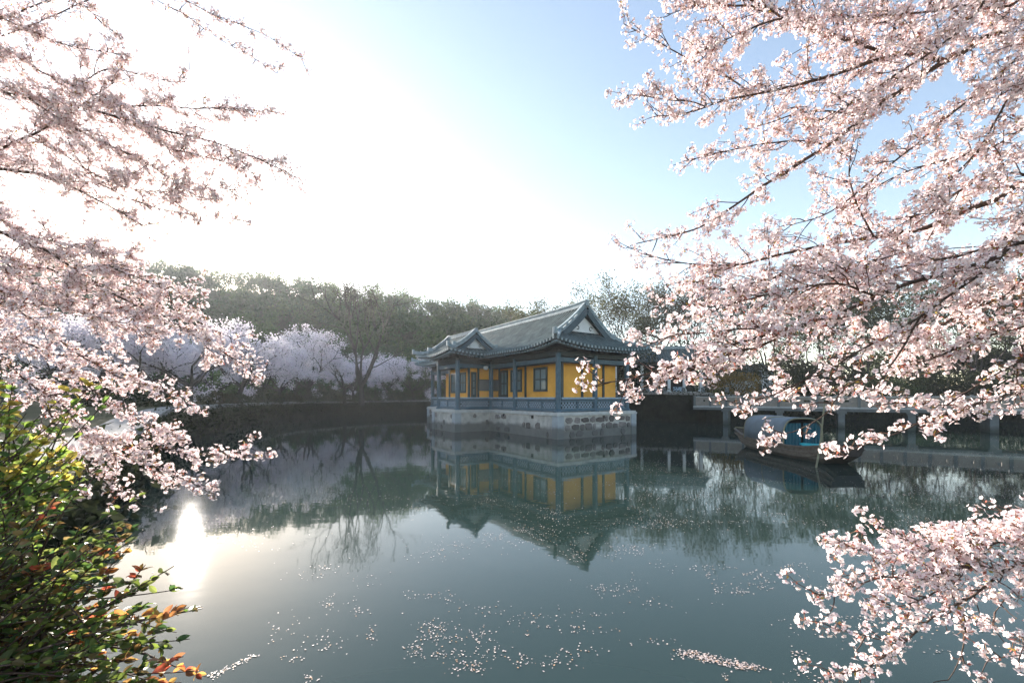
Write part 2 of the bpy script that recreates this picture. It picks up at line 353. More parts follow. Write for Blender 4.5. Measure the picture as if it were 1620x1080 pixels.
# dark lintel board above walls and skirting below
for p, q in (((XW - .03, YW - .03), (W - .6, YW - .03)), ((XW - .03, YW), (XW - .03, 6.75)), ((XG - .03, 6.77), (XW - .05, 6.77)), ((XG - .03, 6.8), (XG - .03, 9.5))):
    MB().bar((*p, 3.86), (*q, 3.86), .10, .26).build('lintel', M['darkteal'], pav)
    MB().bar((*p, ZF + .34), (*q, ZF + .34), .08, .68).build('dado', M['darkteal'], pav)
def wall_post(x, y): MB().box((x - .06, y - .06, ZF), (x + .06, y + .06, 3.95)).build('wall_post', M['frame'], pav)
for x, y in ((2.35, YW - .01), (3.9, YW - .01), (XW - .01, 3.95), (XW - .01, 6.72), (XG - .01, 6.81), (XG - .01, 8.1), (XG - .01, 9.42), (-.5, 6.79), (XW, YW)):
    wall_post(x, y)
def opening(kind, axis, plane, a, b, z0, z1, cols_=2, rows=2, out=-1):
    """window or door set into a wall; axis 'y': the wall runs along y at x=plane"""
    def bx(m_, a0, a1, q0, q1, d0, d1):
        lo, hi = sorted((plane + out * d0, plane + out * d1))
        return m_.box((lo, a0, q0), (hi, a1, q1)) if axis == 'y' else m_.box((a0, lo, q0), (a1, hi, q1))
    f = MB(); t = .09
    bx(f, a, a + t, z0, z1, -.05, .06); bx(f, b - t, b, z0, z1, -.05, .06); bx(f, a + t, b - t, z1 - t, z1, -.05, .059); bx(f, a + t, b - t, z0, z0 + t, -.05, .059)
    fr = f.build(kind, M['frame'], pav)
    lo = z0 + t + (.75 if kind == 'door' else 0)
    if kind == 'door': bx(MB(), a + t, b - t, z0 + t, lo, -.03, .03).build('door_panel', M['frame'], fr)
    cw = (b - a - 2 * t) / cols_; rh = (z1 - t - lo) / rows
    for i in range(cols_):
        for j in range(rows):
            bx(MB(), a + t + i * cw + .035, a + t + (i + 1) * cw - .035, lo + j * rh + .035, lo + (j + 1) * rh - .035, .0, .02).build('pane', M['pane'], fr)
    g_ = MB()
    for i in range(cols_ + 1): bx(g_, a + t + i * cw - .035, a + t + i * cw + .035, lo, z1 - t, .0, .04)
    for j in range(rows + 1): bx(g_, a + t, b - t, lo + j * rh - .035, lo + j * rh + .035, .0, .037)
    g_.build('glazing_bar', M['frame'], fr)
opening('window', 'y', XW, 2.0, 3.18, 2.30, 3.60); opening('window', 'y', XW, 4.32, 5.46, 2.30, 3.60)
opening('door', 'y', XW, 5.78, 6.62, ZF, 3.62, 2, 2)
opening('door', 'x', 6.8, -.98, -.62, ZF, 3.50, 1, 3); opening('window', 'y', XG, 7.15, 7.95, 2.25, 3.5); opening('window', 'y', XG, 8.35, 9.2, 2.25, 3.5)
for a in (10.4, 12.6): opening('window', 'y', XW, a, a + 1.15, 2.3, 3.6)
MB().box((-.44, 6.74, 2.42), (.93, 6.79, 3.03)).build('notice_board', M['greypanel'], pav)
MB().box((-.48, 6.755, 2.38), (.97, 6.795, 3.07)).build('board_frame', M['frame'], pav)
MB().lathe((-.3, 6.2, 3.62), [(.02, .22), (.13, .2), (.15, .08), (.10, 0)], 10).build('ceiling_lamp', M['white'], pav)
# balustrade with diamond lattice
def balustrade(p, q):
    p = np.array(p, float); q = np.array(q, float); L = np.linalg.norm(q - p); t = (q - p) / L
    p = p + t * .13; q = q - t * .13; L -= .26
    z0, z1 = ZF + .02, 2.0
    MB().bar((*p, z1 - .05), (*q, z1 - .05), .24, .09).build('top_rail', M['paleblue'], pav)
    MB().bar((*p, z1 - .19), (*q, z1 - .19), .10, .10).build('upper_rail', M['blue'], pav)
    MB().bar((*p, z0 + .08), (*q, z0 + .08), .12, .14).build('bottom_rail', M['blue'], pav)
    nb = max(1, round(L / 1.35)); za, zb = z0 + .15, z1 - .24
    for k in range(nb):
        a = L * k / nb + .05; b = L * (k + 1) / nb - .05; l = MB(); sp = .19; h = zb - za
        s = a - h
        while s < b:
            for sg in (1, -1):
                x0, x1 = (s, s + h) if sg > 0 else (s + h, s); zA, zB = za, zb
                lo, hi = max(min(x0, x1), a), min(max(x0, x1), b)
                if hi - lo > .02:
                    f0 = (lo - x0) / (x1 - x0); f1 = (hi - x0) / (x1 - x0)
                    off = np.array([-t[1], t[0]]) * .006 * sg
                    l.bar((*(p + t * lo + off), zA + (zB - zA) * f0), (*(p + t * hi + off), zA + (zB - zA) * f1), .026, .034)
            s += sp
        l.build('lattice', M['paleblue'], pav)
        if k: 
            c = p + t * L * k / nb
            MB().box((c[0] - .05, c[1] - .05, z0), (c[0] + .05, c[1] + .05, z1 - .14)).build('rail_post', M['blue'], pav)
for p, q in (((.3, .3), (2.75, .3)), ((2.75, .3), (W - .35, .3)), ((.3, .3), (.3, 4.0)), ((.3, 4.0), (.3, 6.6)), ((.3, 6.6), (-1.95, 6.6)), ((-1.95, 6.6), (-1.95, 9.2)), ((.3, 9.2), (.3, 12)), ((.3, 12), (.3, 15.5)), ((W - .3, .3), (W - .3, 8))):
    balustrade(p, q)

# roof: curved hip-and-gable
def prof(t): return .42 * t + .58 * t * t
class Roof:
    def __init__(s, x0, x1, y0, y1, ze, zr, yg, lift):
        s.x0, s.x1, s.y0, s.y1, s.ze, s.zr, s.lf = x0, x1, y0, y1, ze, zr, lift
        s.D = (x1 - x0) / 2; s.yg = yg; s.dg = yg - y0; s.over = .32
    def z(s, x, y, d):
        du = np.minimum(x - s.x0, s.x1 - x); dv = np.minimum(y - s.y0, s.y1 - y); R_ = 2.6
        c = np.clip(1 - np.maximum(du, 0) / R_, 0, 1) * np.clip(1 - np.maximum(dv, 0) / R_, 0, 1)
        return s.ze + (s.zr - s.ze) * prof(d / s.D) + s.lf * c ** 1.6
    def side_pt(s, side, y, d):
        x = s.x0 + d if side < 0 else s.x1 - d
        return np.stack(np.broadcast_arrays(x, y, s.z(x, y, d)), -1)
    def end_pt(s, end, x, d):
        y = s.y0 + d if end < 0 else s.y1 - d
        return np.stack(np.broadcast_arrays(x, y, s.z(x, y, d)), -1)
    def build(s, parent, name_sfx=''):
        nd = 10
        for side in (-1, 1):
            m = MB(); d = np.linspace(0, s.dg, 6)[:, None]; u = np.linspace(0, 1, 40)[None, :]
            m.grid(s.side_pt(side, s.y0 + d + u * (s.y1 - s.y0 - 2 * d), d), flip=side < 0)
            d = np.linspace(s.dg, s.D, 9)[:, None]; ya, yb = s.yg - s.over, s.y1 - s.dg + s.over
            m.grid(s.side_pt(side, ya + u * (yb - ya) + 0 * d, d), flip=side < 0)
            m.build('roof_slope', M['tile'], parent, smooth=True)
            r = MB(); nrow = int((s.y1 - s.y0) / .235)
            for k in range(nrow):
                y = s.y0 + .1 + k * .235
                de = min(y - s.y0, s.y1 - y)
                dm = s.D - .05 if (ya + .15 < y < yb - .15) else min(de, s.dg)
                if dm < .25: continue
                dd = np.linspace(0.0, dm, max(3, int(dm / .35) + 2)); P = s.side_pt(side, np.full_like(dd, y), dd)
                r.tube(P + [0, 0, .035], .062, 6)
            r.build('tile_rows', M['tile'], parent, smooth=True, kind='stuff')
        for end in (-1, 1):
            m = MB(); d = np.linspace(0, s.dg + .05, 6)[:, None]; u = np.linspace(0, 1, 24)[None, :]
            m.grid(s.end_pt(end, s.x0 + d + u * (s.x1 - s.x0 - 2 * d), d), flip=end > 0)
            m.build('hip_slope', M['tile'], parent, smooth=True)
            r = MB()
            for k in range(int((s.x1 - s.x0) / .235)):
                x = s.x0 + .12 + k * .235; dm = min(x - s.x0, s.x1 - x, s.dg)
                if dm < .2: continue
                dd = np.linspace(0, dm, 6); r.tube(s.end_pt(end, np.full_like(dd, x), dd) + [0, 0, .035], .062, 6)
            r.build('tile_rows', M['tile'], parent, smooth=True, kind='stuff')
        # soffit, fascia and rafter tips
        f = MB(); u = np.linspace(0, 1, 50)
        E = []
        for a, b in (((s.x0, s.y0), (s.x1, s.y0)), ((s.x1, s.y0), (s.x1, s.y1)), ((s.x1, s.y1), (s.x0, s.y1)), ((s.x0, s.y1), (s.x0, s.y0))):
            x = a[0] + (b[0] - a[0]) * u[:-1]; y = a[1] + (b[1] - a[1]) * u[:-1]; E.append(np.stack([x, y, s.z(x, y, 0 * x)], -1))
        E = np.concatenate(E); E = np.vstack([E, E[:1]]); c = np.array([(s.x0 + s.x1) / 2, (s.y0 + s.y1) / 2])
        inn = E.copy(); inn[:, :2] = c + (E[:, :2] - c) * (1 - .03); inn[:, 2] -= .10
        deep = E.copy(); deep[:, 0] = np.clip(E[:, 0], s.x0 + 1.0, s.x1 - 1.0); deep[:, 1] = np.clip(E[:, 1], s.y0 + 1.0, s.y1 - 1.0); deep[:, 2] = s.ze + .02
        lo = E - [0, 0, .075]
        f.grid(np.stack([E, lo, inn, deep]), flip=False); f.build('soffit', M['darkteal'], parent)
        t = MB(); e2 = MB(); per = np.concatenate([[0], np.cumsum(np.linalg.norm(np.diff(E, axis=0), axis=1))])
        for q in np.arange(.15, per[-1], .235):
            p = np.array([np.interp(q, per, E[:, k]) for k in range(3)]); dr = c - p[:2]
            side = p[0] < s.x0 + .01 or p[0] > s.x1 - .01
            dv = np.array([np.sign(dr[0]), 0, 0]) if side else np.array([0, np.sign(dr[1]), 0])
            t.bar(p + dv * .10 - [0, 0, .13], p + dv * .8 - [0, 0, .02], .075, .075)
            e2.bar(p - dv * .03 + [0, 0, .0], p + dv * .05 + [0, 0, .005], .10, .11)
        t.build('rafter_tips', M['paleblue'], parent, kind='stuff'); e2.build('eave_tile_ends', M['ridge'], parent, kind='stuff')
        # gables
        for end in (-1, 1):
            yg = s.yg if end < 0 else s.y1 - s.dg
            dd = np.linspace(s.dg, s.D, 9); xs = np.concatenate([s.x0 + dd, (s.x1 - dd)[::-1][1:]])
            zs = s.ze + (s.zr - s.ze) * prof(np.concatenate([dd, dd[::-1][1:]]) / s.D) - .03
            zb = s.ze + (s.zr - s.ze) * prof(s.dg / s.D) - .06
            o = end * .0
            g_ = MB(); n_ = len(xs)
            g_.add([(x, yg, z) for x, z in zip(xs, zs)] + [(x, yg, zb) for x in xs], [(n_ + i, n_ + i + 1, i + 1, i) if end < 0 else (i, i + 1, n_ + i + 1, n_ + i) for i in range(n_ - 1)])
            ga = g_.build('gable', M['darkteal'], parent)
            k_ = .70; xm = (s.x0 + s.x1) / 2; hw = (s.D - s.dg) * k_; hz = (s.zr - zb) * .56; yo = yg + end * .05
            tri = [(xm - hw, yo, zb + .14), (xm + hw, yo, zb + .14), (xm + hw * .45, yo, zb + .14 + hz * .60), (xm, yo, zb + .14 + hz), (xm - hw * .45, yo, zb + .14 + hz * .60)]
            MB().add(tri, [(0, 1, 2, 3, 4) if end < 0 else (4, 3, 2, 1, 0)]).build('white_panel', M['white'], ga)
            for sg in (-1, 1):
                th = np.linspace(.4, 5.6, 14); rr = np.linspace(.14, .05, 14) * s.D / 3.55
                P = np.stack([xm + sg * (hw * .42 + rr * np.cos(th)), 0 * th + yo + end * .012, zb + .14 + hz * .24 + rr * np.sin(th)], -1)
                MB().tube(P, .022 * s.D / 3.55, 5).build('scroll_ornament', M['darkteal'], ga)
            for sg in (0, 1):                     # bargeboards
                bb = MB(); X = s.x0 + dd if sg == 0 else s.x1 - dd; Z = s.ze + (s.zr - s.ze) * prof(dd / s.D)
                yo2 = yg + end * (s.over - .03)
                for dz, w_, col_ in ((-.17, .30 if s.D > 3 else .2, 0),): 
                    for i in range(len(dd) - 1): bb.bar((X[i], yo2, Z[i] + dz), (X[i + 1], yo2, Z[i + 1] + dz), .05, w_)
                bb.build('bargeboard', M['barge'], parent)
                # raking ridge with openwork band
                rk = MB(); yo3 = yg + end * (s.over - .16); hh = .30 if s.D > 3 else .24
                d2 = np.linspace(s.dg * .75, s.D, 12); X = s.x0 + d2 if sg == 0 else s.x1 - d2; Z = s.z(X, yo3 + 0 * X, d2)
                for i in range(len(d2) - 1):
                    a = np.array([X[i], yo3, Z[i]]); b = np.array([X[i + 1], yo3, Z[i + 1]])
                    rk.bar(a + [0, 0, .09], b + [0, 0, .09], .16, .12); rk.bar(a + [0, 0, hh], b + [0, 0, hh], .17, .07)
                    if i % 2 == 0: rk.bar(a + [0, 0, .1], a + [0, 0, hh], .13, .16, up=(0, 1, 0))
                    if i > 7: rk.bar(a + [0, 0, hh * .6], b + [0, 0, hh * .6], .12, hh * .6)
                p = np.array([X[0], yo3, Z[0]])
                rk.box(p + [-.09, -.09, 0], p + [.09, .09, hh + .16])
                rk.build('raking_ridge', M['ridge'], parent)
                # hip ridge out to the upturned corner
                hp = MB(); d3 = np.linspace(s.dg, -.12, 9); X = s.x0 + d3 if sg == 0 else s.x1 - d3; Y = s.y0 + d3 if end < 0 else s.y1 - d3
                Z = s.z(X, Y, np.maximum(d3, 0)); P = np.stack([X, Y, Z + .10 + .12 * np.clip(1 - np.maximum(d3, 0) / .7, 0, 1) ** 2], -1)
                for i in range(len(P) - 1): hp.bar(P[i], P[i + 1], .15, .20)
                hp.bar(P[-1] - [0, 0, .1], P[-1] + [0, 0, .20], .12, .12, up=(0, 1, 0))
                hp.build('hip_ridge', M['ridge'], parent)
        xm = (s.x0 + s.x1) / 2; ya, yb = s.yg - s.over, s.y1 - s.dg + s.over; mr = MB()
        k_ = 1 if s.D > 3 else .7
        Y = np.linspace(ya, yb, 15); up = .10 * k_ * np.abs((Y - (ya + yb) / 2) / ((yb - ya) / 2)) ** 6
        for i in range(14):
            for dz, w_, h_ in ((.04, .26, .14), (.16, .17, .12), (.25, .24, .06)):
                mr.bar((xm, Y[i], s.zr + dz * k_ + up[i]), (xm, Y[i + 1], s.zr + dz * k_ + up[i + 1]), w_ * k_, h_ * k_)
        mr.build('main_ridge', M['ridge'], parent)
main_roof = Roof(-.8, W + .8, -.8, LM + .8, 4.40, 6.74, 1.15, .30); main_roof.build(pav)
wing_roof = Roof(WX - .8, .95, WY0 - .85, WY1 + .85, 4.40, 5.72, WY0 - .02, .22); wing_roof.build(pav)
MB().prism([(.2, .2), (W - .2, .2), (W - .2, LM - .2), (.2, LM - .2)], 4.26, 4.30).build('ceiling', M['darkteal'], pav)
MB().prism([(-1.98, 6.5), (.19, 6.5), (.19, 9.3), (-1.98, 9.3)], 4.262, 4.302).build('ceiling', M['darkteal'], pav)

# ------------------------------------------------------------------ stone bridge
B0 = np.array([15.7, 30.7]); BD = np.array([.835, -.55]); BD /= np.linalg.norm(BD)
bri = thing('stone_bridge', 'flat stone slab bridge with carved panel railing on square piers', 'bridge', (B0[0], B0[1], 0), math.atan2(BD[1], BD[0]))
BL = 24.0; bw = 1.7
MB().box((-2.2, 0, 1.06), (BL, bw, 1.24)).build('deck', M['cgrey'], bri)
for side in (0, 1):
    y0 = -.03 if side == 0 else bw - .17
    MB().box((-2.2, y0, 1.245), (BL, y0 + .2, 1.33)).build('kerb', M['coping'], bri)
    k = 0; x = -2.1
    while x < BL:
        MB().box((x - .075, y0 + .02, 1.33), (x + .075, y0 + .18, 2.06)).box((x - .09, y0 + .005, 2.06), (x + .09, y0 + .195, 2.10)).box((x - .06, y0 + .04, 2.10), (x + .06, y0 + .16, 2.15)).build('railing_post', M['cgrey'], bri)
        if x + 1.08 < BL:
            m = MB(); a, b = x + .075, x + 1.005; z0, z1 = 1.36, 2.0; ya, yb = y0 + .06, y0 + .14; c = (a + b) / 2; hw = .19; zs0, zs1 = 1.66, 1.80
            m.box((a, ya, z0), (b, yb, zs0)); m.box((a, ya, zs1), (b, yb, z1)); m.box((a, ya, zs0), (c - hw, yb, zs1)); m.box((c + hw, ya, zs0), (b, yb, zs1))
            for q0, q1, r0, r1 in ((a + .07, b - .07, z0 + .07, z0 + .13), (a + .07, b - .07, z1 - .13, z1 - .07), (a + .07, a + .13, z0 + .131, z1 - .131), (b - .13, b - .07, z0 + .131, z1 - .131)):
                m.box((q0, ya - .02, r0), (q1, ya + .01, r1))
            m.build('railing_panel', M['ctiles'], bri)
            MB().box((a, y0 + .03, 2.002), (b, y0 + .17, 2.055)).build('hand_rail', M['coping'], bri)
        x += 1.08; k += 1
for t in (0, 3.36, 6.75, 10.1, 13.5, 16.9, 20.3, 23.6):
    MB().box((t - .17, .12, -1), (t + .17, bw - .12, .92)).build('pier', M['pier'], bri)
    MB().box((t - .26, .02, .92), (t + .26, bw - .02, 1.058)).build('pier_cap', M['cgrey'], bri)

# ------------------------------------------------------------------ covered boat
boat = thing('covered_boat', 'weathered wooden boat with arched blue grey canopy moored by the bridge', 'boat', (9.8, 15.0, 0), math.radians(-1))
# local: y from stern (+2.6) to bow (-2.9), x across
def hull_sec(y):
    t = (y + 2.9) / 5.6
    w_ = .30 + .42 * math.sin(math.pi * min(max(t * .86 + .10, 0), 1)) ** .8
    zt = .40 + .26 * max(0, (t - .62) / .38) ** 2 + .22 * max(0, (.30 - t) / .30) ** 2
    zb = -.18 + .62 * max(0, (t - .72) / .28) ** 1.6 + .46 * max(0, (.20 - t) / .20) ** 1.5
    return w_, zt, zb
ys = np.linspace(-2.9, 2.7, 25); Gh = []; Gi = []
for y in ys:
    w_, zt, zb = hull_sec(y)
    Gh.append([(-w_, y, zt), (-w_ * .96, y, zt - (zt - zb) * .5), (-w_ * .68, y, zb), (w_ * .68, y, zb), (w_ * .96, y, zt - (zt - zb) * .5), (w_, y, zt)])
    Gi.append([(-w_ + .05, y, zt), (-w_ * .9, y, max(.12, zb + .06)), (w_ * .9, y, max(.12, zb + .06)), (w_ - .05, y, zt)])
h = MB(); h.grid(np.array(Gh)); h.F.append((np.array([[h.n - 6 + k for k in range(6)]]), 0)); h.grid(np.array(Gi), flip=True)
h.build('hull', M['boat'], boat)
MB().add(np.array(Gh[0]) - [0, .004, 0], [(5, 4, 3, 2, 1, 0)]).build('bow_plate', M['boatdark'], boat)
for sg in (-1, 1):
    P = np.array([(sg * (hull_sec(y)[0] + .01), y, hull_sec(y)[1] + .012) for y in ys]); g_ = MB()
    for i in range(len(P) - 1): g_.bar(P[i], P[i + 1], .08, .05)
    g_.build('gunwale', M['boat'], boat)
    P2 = np.array([(sg * (hull_sec(y)[0] * .985 + .015), y, hull_sec(y)[1] - .15) for y in ys]); g_ = MB()
    for i in range(len(P2) - 1): g_.bar(P2[i], P2[i + 1], .04, .04)
    g_.build('rubbing_strake', M['boat'], boat)
th = np.linspace(0, np.pi, 15)
def arch(y, w_, h_, k=.55): return [(-w_ * np.sign(np.cos(a)) * abs(np.cos(a)) ** k, y, .40 + h_ * abs(np.sin(a)) ** k) for a in th]
yc = np.linspace(-.95, 1.45, 9); A = np.array([arch(y, .64, .86 + .03 * math.cos(k * 2.6)) for k, y in enumerate(yc)])
o = MB().grid(A, flip=True).build('canopy', M['tarp'], boat, smooth=True)
sol = o.modifiers.new('thickness', 'SOLIDIFY'); sol.thickness = .03
for y in (-.97, .25, 1.47): MB().tube(arch(y, .655, .885), .022, 6).build('canopy_hoop', M['bamboo'], boat)
MB().add(arch(1.44, .62, .84), [tuple(range(15))]).build('canopy_back', M['tarp'], boat)
for xa, xb in ((-.60, -.04), (.06, .60)):
    xx = np.linspace(xa, xb, 17); Gc = np.array([[(x, -.90 + .03 * math.sin(i * 1.9), z) for i, x in enumerate(xx)] for z in (.36, .8, 1.12 )])
    MB().grid(Gc).build('curtain', M['curtain'], boat)
for k, y in enumerate((-1.5, -2.0, -2.45)): 
    w_, zt, zb = hull_sec(y); MB().box((-w_ + .06, y - .16, zt - .10), (w_ - .06, y + .16, zt - .06)).build('thwart', M['boat'], boat)
sh = MB(); xx = np.linspace(-.34, .42, 8); sh.grid(np.array([[(x, y, .46 + .05 * math.sin(x * 9 + y * 7)) for x in xx] for y in np.linspace(-2.2, -1.3, 7)])); sh.build('turquoise_cover', M['teal'], boat)
MB().bar((-.2, 1.9, .75), (.1, 3.6, .66), .05, .05).build('stern_oar', M['bamboo'], boat)
# mooring pole standing in the water beside the bow
a = at(1291, 740, 1320 / 112 + .1); b = at(1306, 636, a[1] + .25)
P = np.array([a + (b - a) * t + np.array([.02 * math.sin(t * 5), 0, 0]) for t in np.linspace(-.25, 1, 12)])
tag(MB().tube(P, np.linspace(.028, .02, 12), 8).build('mooring_pole', M['bamboo'], smooth=True), 'thin grey bamboo mooring pole upright in the water beside the boat', 'pole')

# ------------------------------------------------------------------ right bank: gallery, house, bollards
ga = thing('waterside_gallery', 'low waterside gallery with white pillars and dark open front', 'gallery', (12.2, 40.0, 2.35), math.radians(-8))
MB().box((-5, 0, 0), (6, 4, .18)).build('plinth', M['coping'], ga)
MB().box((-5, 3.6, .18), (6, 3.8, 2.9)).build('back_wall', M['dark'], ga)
for x in (-4.7, -2.2, .3, 2.8, 4.2, 5.7): MB().box((x - .13, .2, .18), (x + .13, .46, 2.7)).box((x - .18, .15, .18), (x + .18, .51, .36)).build('pillar', M['white'], ga)
for x0 in (.9, 3.2): MB().box((x0, .3, .18), (x0 + 1.0, .4, .62)).build('low_wall', M['paleblue'], ga)
MB().box((-5.1, .12, 2.7), (6.1, .5, 2.95)).build('beam', M['darkteal'], ga)
r = MB(); u = np.linspace(0, 1, 9); 
r.grid(np.array([[(x, -.6 + 2.6 * t, 2.95 + 1.5 * prof(t)) for x in (-5.6, 6.6)] for t in u])); r.grid(np.array([[(x, 4.6 - 2.6 * t, 2.95 + 1.5 * prof(t)) for x in (6.6, -5.6)] for t in u]))
ro = r.build('roof', M['tile'], ga)
r = MB()
for k in range(48):
    x = -5.5 + k * .255; r.tube(np.array([(x, -.6 + 2.6 * t, 2.99 + 1.5 * prof(t)) for t in np.linspace(0, 1, 5)]), .06, 5)
r.build('tile_rows', M['tile'], ro, kind='stuff')
MB().bar((-5.7, 2, 4.55), (6.7, 2, 4.55), .25, .3).build('ridge', M['ridge'], ro)
ho = thing('gabled_house', 'small white gabled house with grey tiled roof behind the golden bush', 'house', (27.2, 46, 1.6), math.radians(25))
MB().add([(-2.4, 0, 0), (2.4, 0, 0), (2.4, 0, 2.6), (0, 0, 4.0), (-2.4, 0, 2.6)] + [(x, 6, z) for x, z in ((-2.4, 0), (2.4, 0), (2.4, 2.6), (0, 4.0), (-2.4, 2.6))], [(0, 1, 2, 3, 4), (9, 8, 7, 6, 5)]).add([(2.4, 0, 0), (2.4, 6, 0), (2.4, 6, 2.6), (2.4, 0, 2.6), (-2.4, 6, 0), (-2.4, 0, 0), (-2.4, 0, 2.6), (-2.4, 6, 2.6)], [(0, 1, 2, 3), (4, 5, 6, 7)]).build('wall', M['white'], ho)
for sg in (-1, 1):
    MB().add([(sg * 2.8, -.4, 2.45), (0, -.4, 4.12), (0, 6.4, 4.12), (sg * 2.8, 6.4, 2.45), (sg * 2.8, -.4, 2.33), (0, -.4, 4.0), (0, 6.4, 4.0), (sg * 2.8, 6.4, 2.33)], [(0, 1, 2, 3), (4, 7, 6, 5), (0, 4, 5, 1), (0, 3, 7, 4), (1, 5, 6, 2), (3, 2, 6, 7)]).build('roof', M['tile'], ho)
MB().box((-.5, -.04, .9), (.5, .02, 1.9)).build('window', M['frame'], ho)
for k, px in enumerate((1022, 1051, 1081, 1112, 1150)):
    Y = [36.6, 35.9, 35.1, 34.9, 34.9][k]; X = (px - CX) / FPX * Y
    hgt = 2.36 if k else 2.36
    tag(MB().lathe((X, Y, hgt), [(.15, 0), (.15, .26), (.12, .30), (.15, .34), (.13, .44), (.04, .48)], 10).build('bollard', M['cgrey']), 'short grey stone bollard on the pale quay edge before the gallery', 'bollard', 'stone bollards on the quay edge')
# ------------------------------------------------------------------ vegetation tools
def rot_random(rng, n):
    q = rng.normal(size=(n, 4)); q /= np.linalg.norm(q, axis=1)[:, None]; a, b, c, d = q.T
    return np.stack([np.stack([1-2*(c*c+d*d), 2*(b*c-a*d), 2*(b*d+a*c)], -1), np.stack([2*(b*c+a*d), 1-2*(b*b+d*d), 2*(c*d-a*b)], -1), np.stack([2*(b*d-a*c), 2*(c*d+a*b), 1-2*(b*b+c*c)], -1)], 1)
def frame_from_dir(D, spin):
    """rotation matrices whose local z is D"""
    D = D / (np.linalg.norm(D, axis=1)[:, None] + 1e-9)
    ref = np.where(np.abs(D[:, 2:3]) < .9, np.array([[0, 0, 1.]]), np.array([[1., 0, 0]]))
    X = np.cross(ref, D); X /= np.linalg.norm(X, axis=1)[:, None] + 1e-9; Y = np.cross(D, X)
    c, s = np.cos(spin)[:, None], np.sin(spin)[:, None]
    return np.stack([X * c + Y * s, -X * s + Y * c, D], -1)
def cards(mb, C, size, rng, cols, flat=0.0, mat_=0, aspect=.62):
    """many small leaf-shaped faces at points C"""
    n = len(C); R = rot_random(rng, n)
    if flat: R[:, 2, :2] *= (1 - flat); 
    s = size * rng.uniform(.6, 1.3, n)
    base = np.array([[-.5, 0, 0], [0, -.5 * aspect, .06], [.5, 0, 0], [0, .5 * aspect, .06]])
    V = np.einsum('nij,kj->nki', R, base) * s[:, None, None] + C[:, None, :]
    F = np.arange(n * 4).reshape(n, 4)
    mb.add(V.reshape(-1, 3), F, mat_, np.repeat(cols, 4, axis=0))
def jitter(col, n, rng, v=.2, h=.08):
    c = np.array(col[:3])[None, :] * (1 + rng.uniform(-v, v, (n, 1))) * (1 + rng.uniform(-h, h, (n, 3)))
    return np.clip(c, .005, .95)

def skeleton(rng, height, trunk_h, r0, n_limb, limb_ang, levels, up=.25, wig=.22, ratio=.72, kids=(2, 3), lean=(0, 0)):
    """recursive tree: returns list of (polyline, radii, level) and tip points"""
    br = []; tips = []
    def grow(p, d, L, r, lev):
        n_ = 5; P = [p]; dd = d.copy()
        for i in range(n_):
            dd = dd + rng.normal(0, wig, 3) * .5 + np.array([0, 0, up * .18]); dd /= np.linalg.norm(dd); P.append(P[-1] + dd * L / n_)
        P = np.array(P); br.append((P, np.linspace(r, r * .55, n_ + 1), lev))
        if lev >= levels:
            tips.append(P[-1]); tips.append(P[3]); return
        k = rng.randint(kids[0], kids[1] + 1)
        for j in range(k):
            ax = rng.normal(size=3); ax -= dd * ax.dot(dd); ax /= np.linalg.norm(ax)
            a = rng.uniform(.3, .75); nd = dd * math.cos(a) + ax * math.sin(a); nd[2] += up * .3; nd /= np.linalg.norm(nd)
            grow(P[-1], nd, L * ratio * rng.uniform(.8, 1.15), r * .55, lev + 1)
        if lev > 0 and rng.rand() < .7:
            ax = rng.normal(size=3); ax -= dd * ax.dot(dd); ax /= np.linalg.norm(ax); nd = dd * .5 + ax * .85; nd /= np.linalg.norm(nd)
            grow(P[3], nd, L * ratio * .8, r * .4, lev + 1)
    tp = np.array([(0, 0, -.3), (lean[0] * .3, lean[1] * .3, trunk_h * .4), (lean[0], lean[1], trunk_h)])
    tp = resample(tp, trunk_h / 5); br.append((tp, np.linspace(r0 * 1.25, r0 * .85, len(tp)), 0))
    LL = (height - trunk_h) * .40
    for j in range(n_limb):
        a = j / n_limb * 2 * math.pi + rng.uniform(-.4, .4); t = limb_ang * rng.uniform(.6, 1.2)
        grow(tp[-1], np.array([math.cos(a) * math.sin(t), math.sin(a) * math.sin(t), math.cos(t)]), LL, r0 * .6, 1)
    return br, np.array(tips)
def branch_meshes(br, m, root, nside=(8, 5, 4)):
    tr = MB(); lm = MB()
    for P, R, lev in br:
        (tr if lev == 0 else lm).tube(P, R, nside[min(lev, 2)], cap=False)
    tr.build('trunk', m, root, smooth=True); lm.build('limbs', m, root, smooth=True)

# ------------------------------------------------------------------ hill with its wood
rs = np.random.RandomState(21)
SKY = np.array([(-700, 470), (-300, 440), (0, 425), (150, 420), (260, 425), (340, 438), (430, 444), (500, 452), (560, 462), (620, 468), (680, 477), (740, 484), (800, 492), (860, 505), (940, 540), (1100, 585), (1400, 610)], float)
def hill_z(X, Y):
    px = CX + X / Y * FPX; ys = np.interp(px, SKY[:, 0], SKY[:, 1])
    crest = (HY - ys) / FPX * 150.0 - 4.5                         # crest height on the line y = 150
    t = np.clip((Y - 66) / (150 - 66), 0, 1); s = t * t * (3 - 2 * t)
    back = np.clip((Y - 150) / 120, 0, 1)
    return 1.2 + np.maximum(crest, 0) * s * (1 - .8 * back) - .6
xs = np.linspace(-190, 130, 90); ysg = np.linspace(62, 270, 60)
XX, YY = np.meshgrid(xs, ysg, indexing='ij')
MB().grid(np.stack([XX, YY, hill_z(XX, YY)], -1), flip=True).build('hill', M['grass'], smooth=True, kind='structure')
fo = MB(); pts = []
while len(pts) < 900:
    Y = rs.uniform(68, 165); X = rs.uniform(-1.45, .42) * Y
    px = CX + X / Y * FPX
    if px > 1150: continue
    pts.append((X, Y))
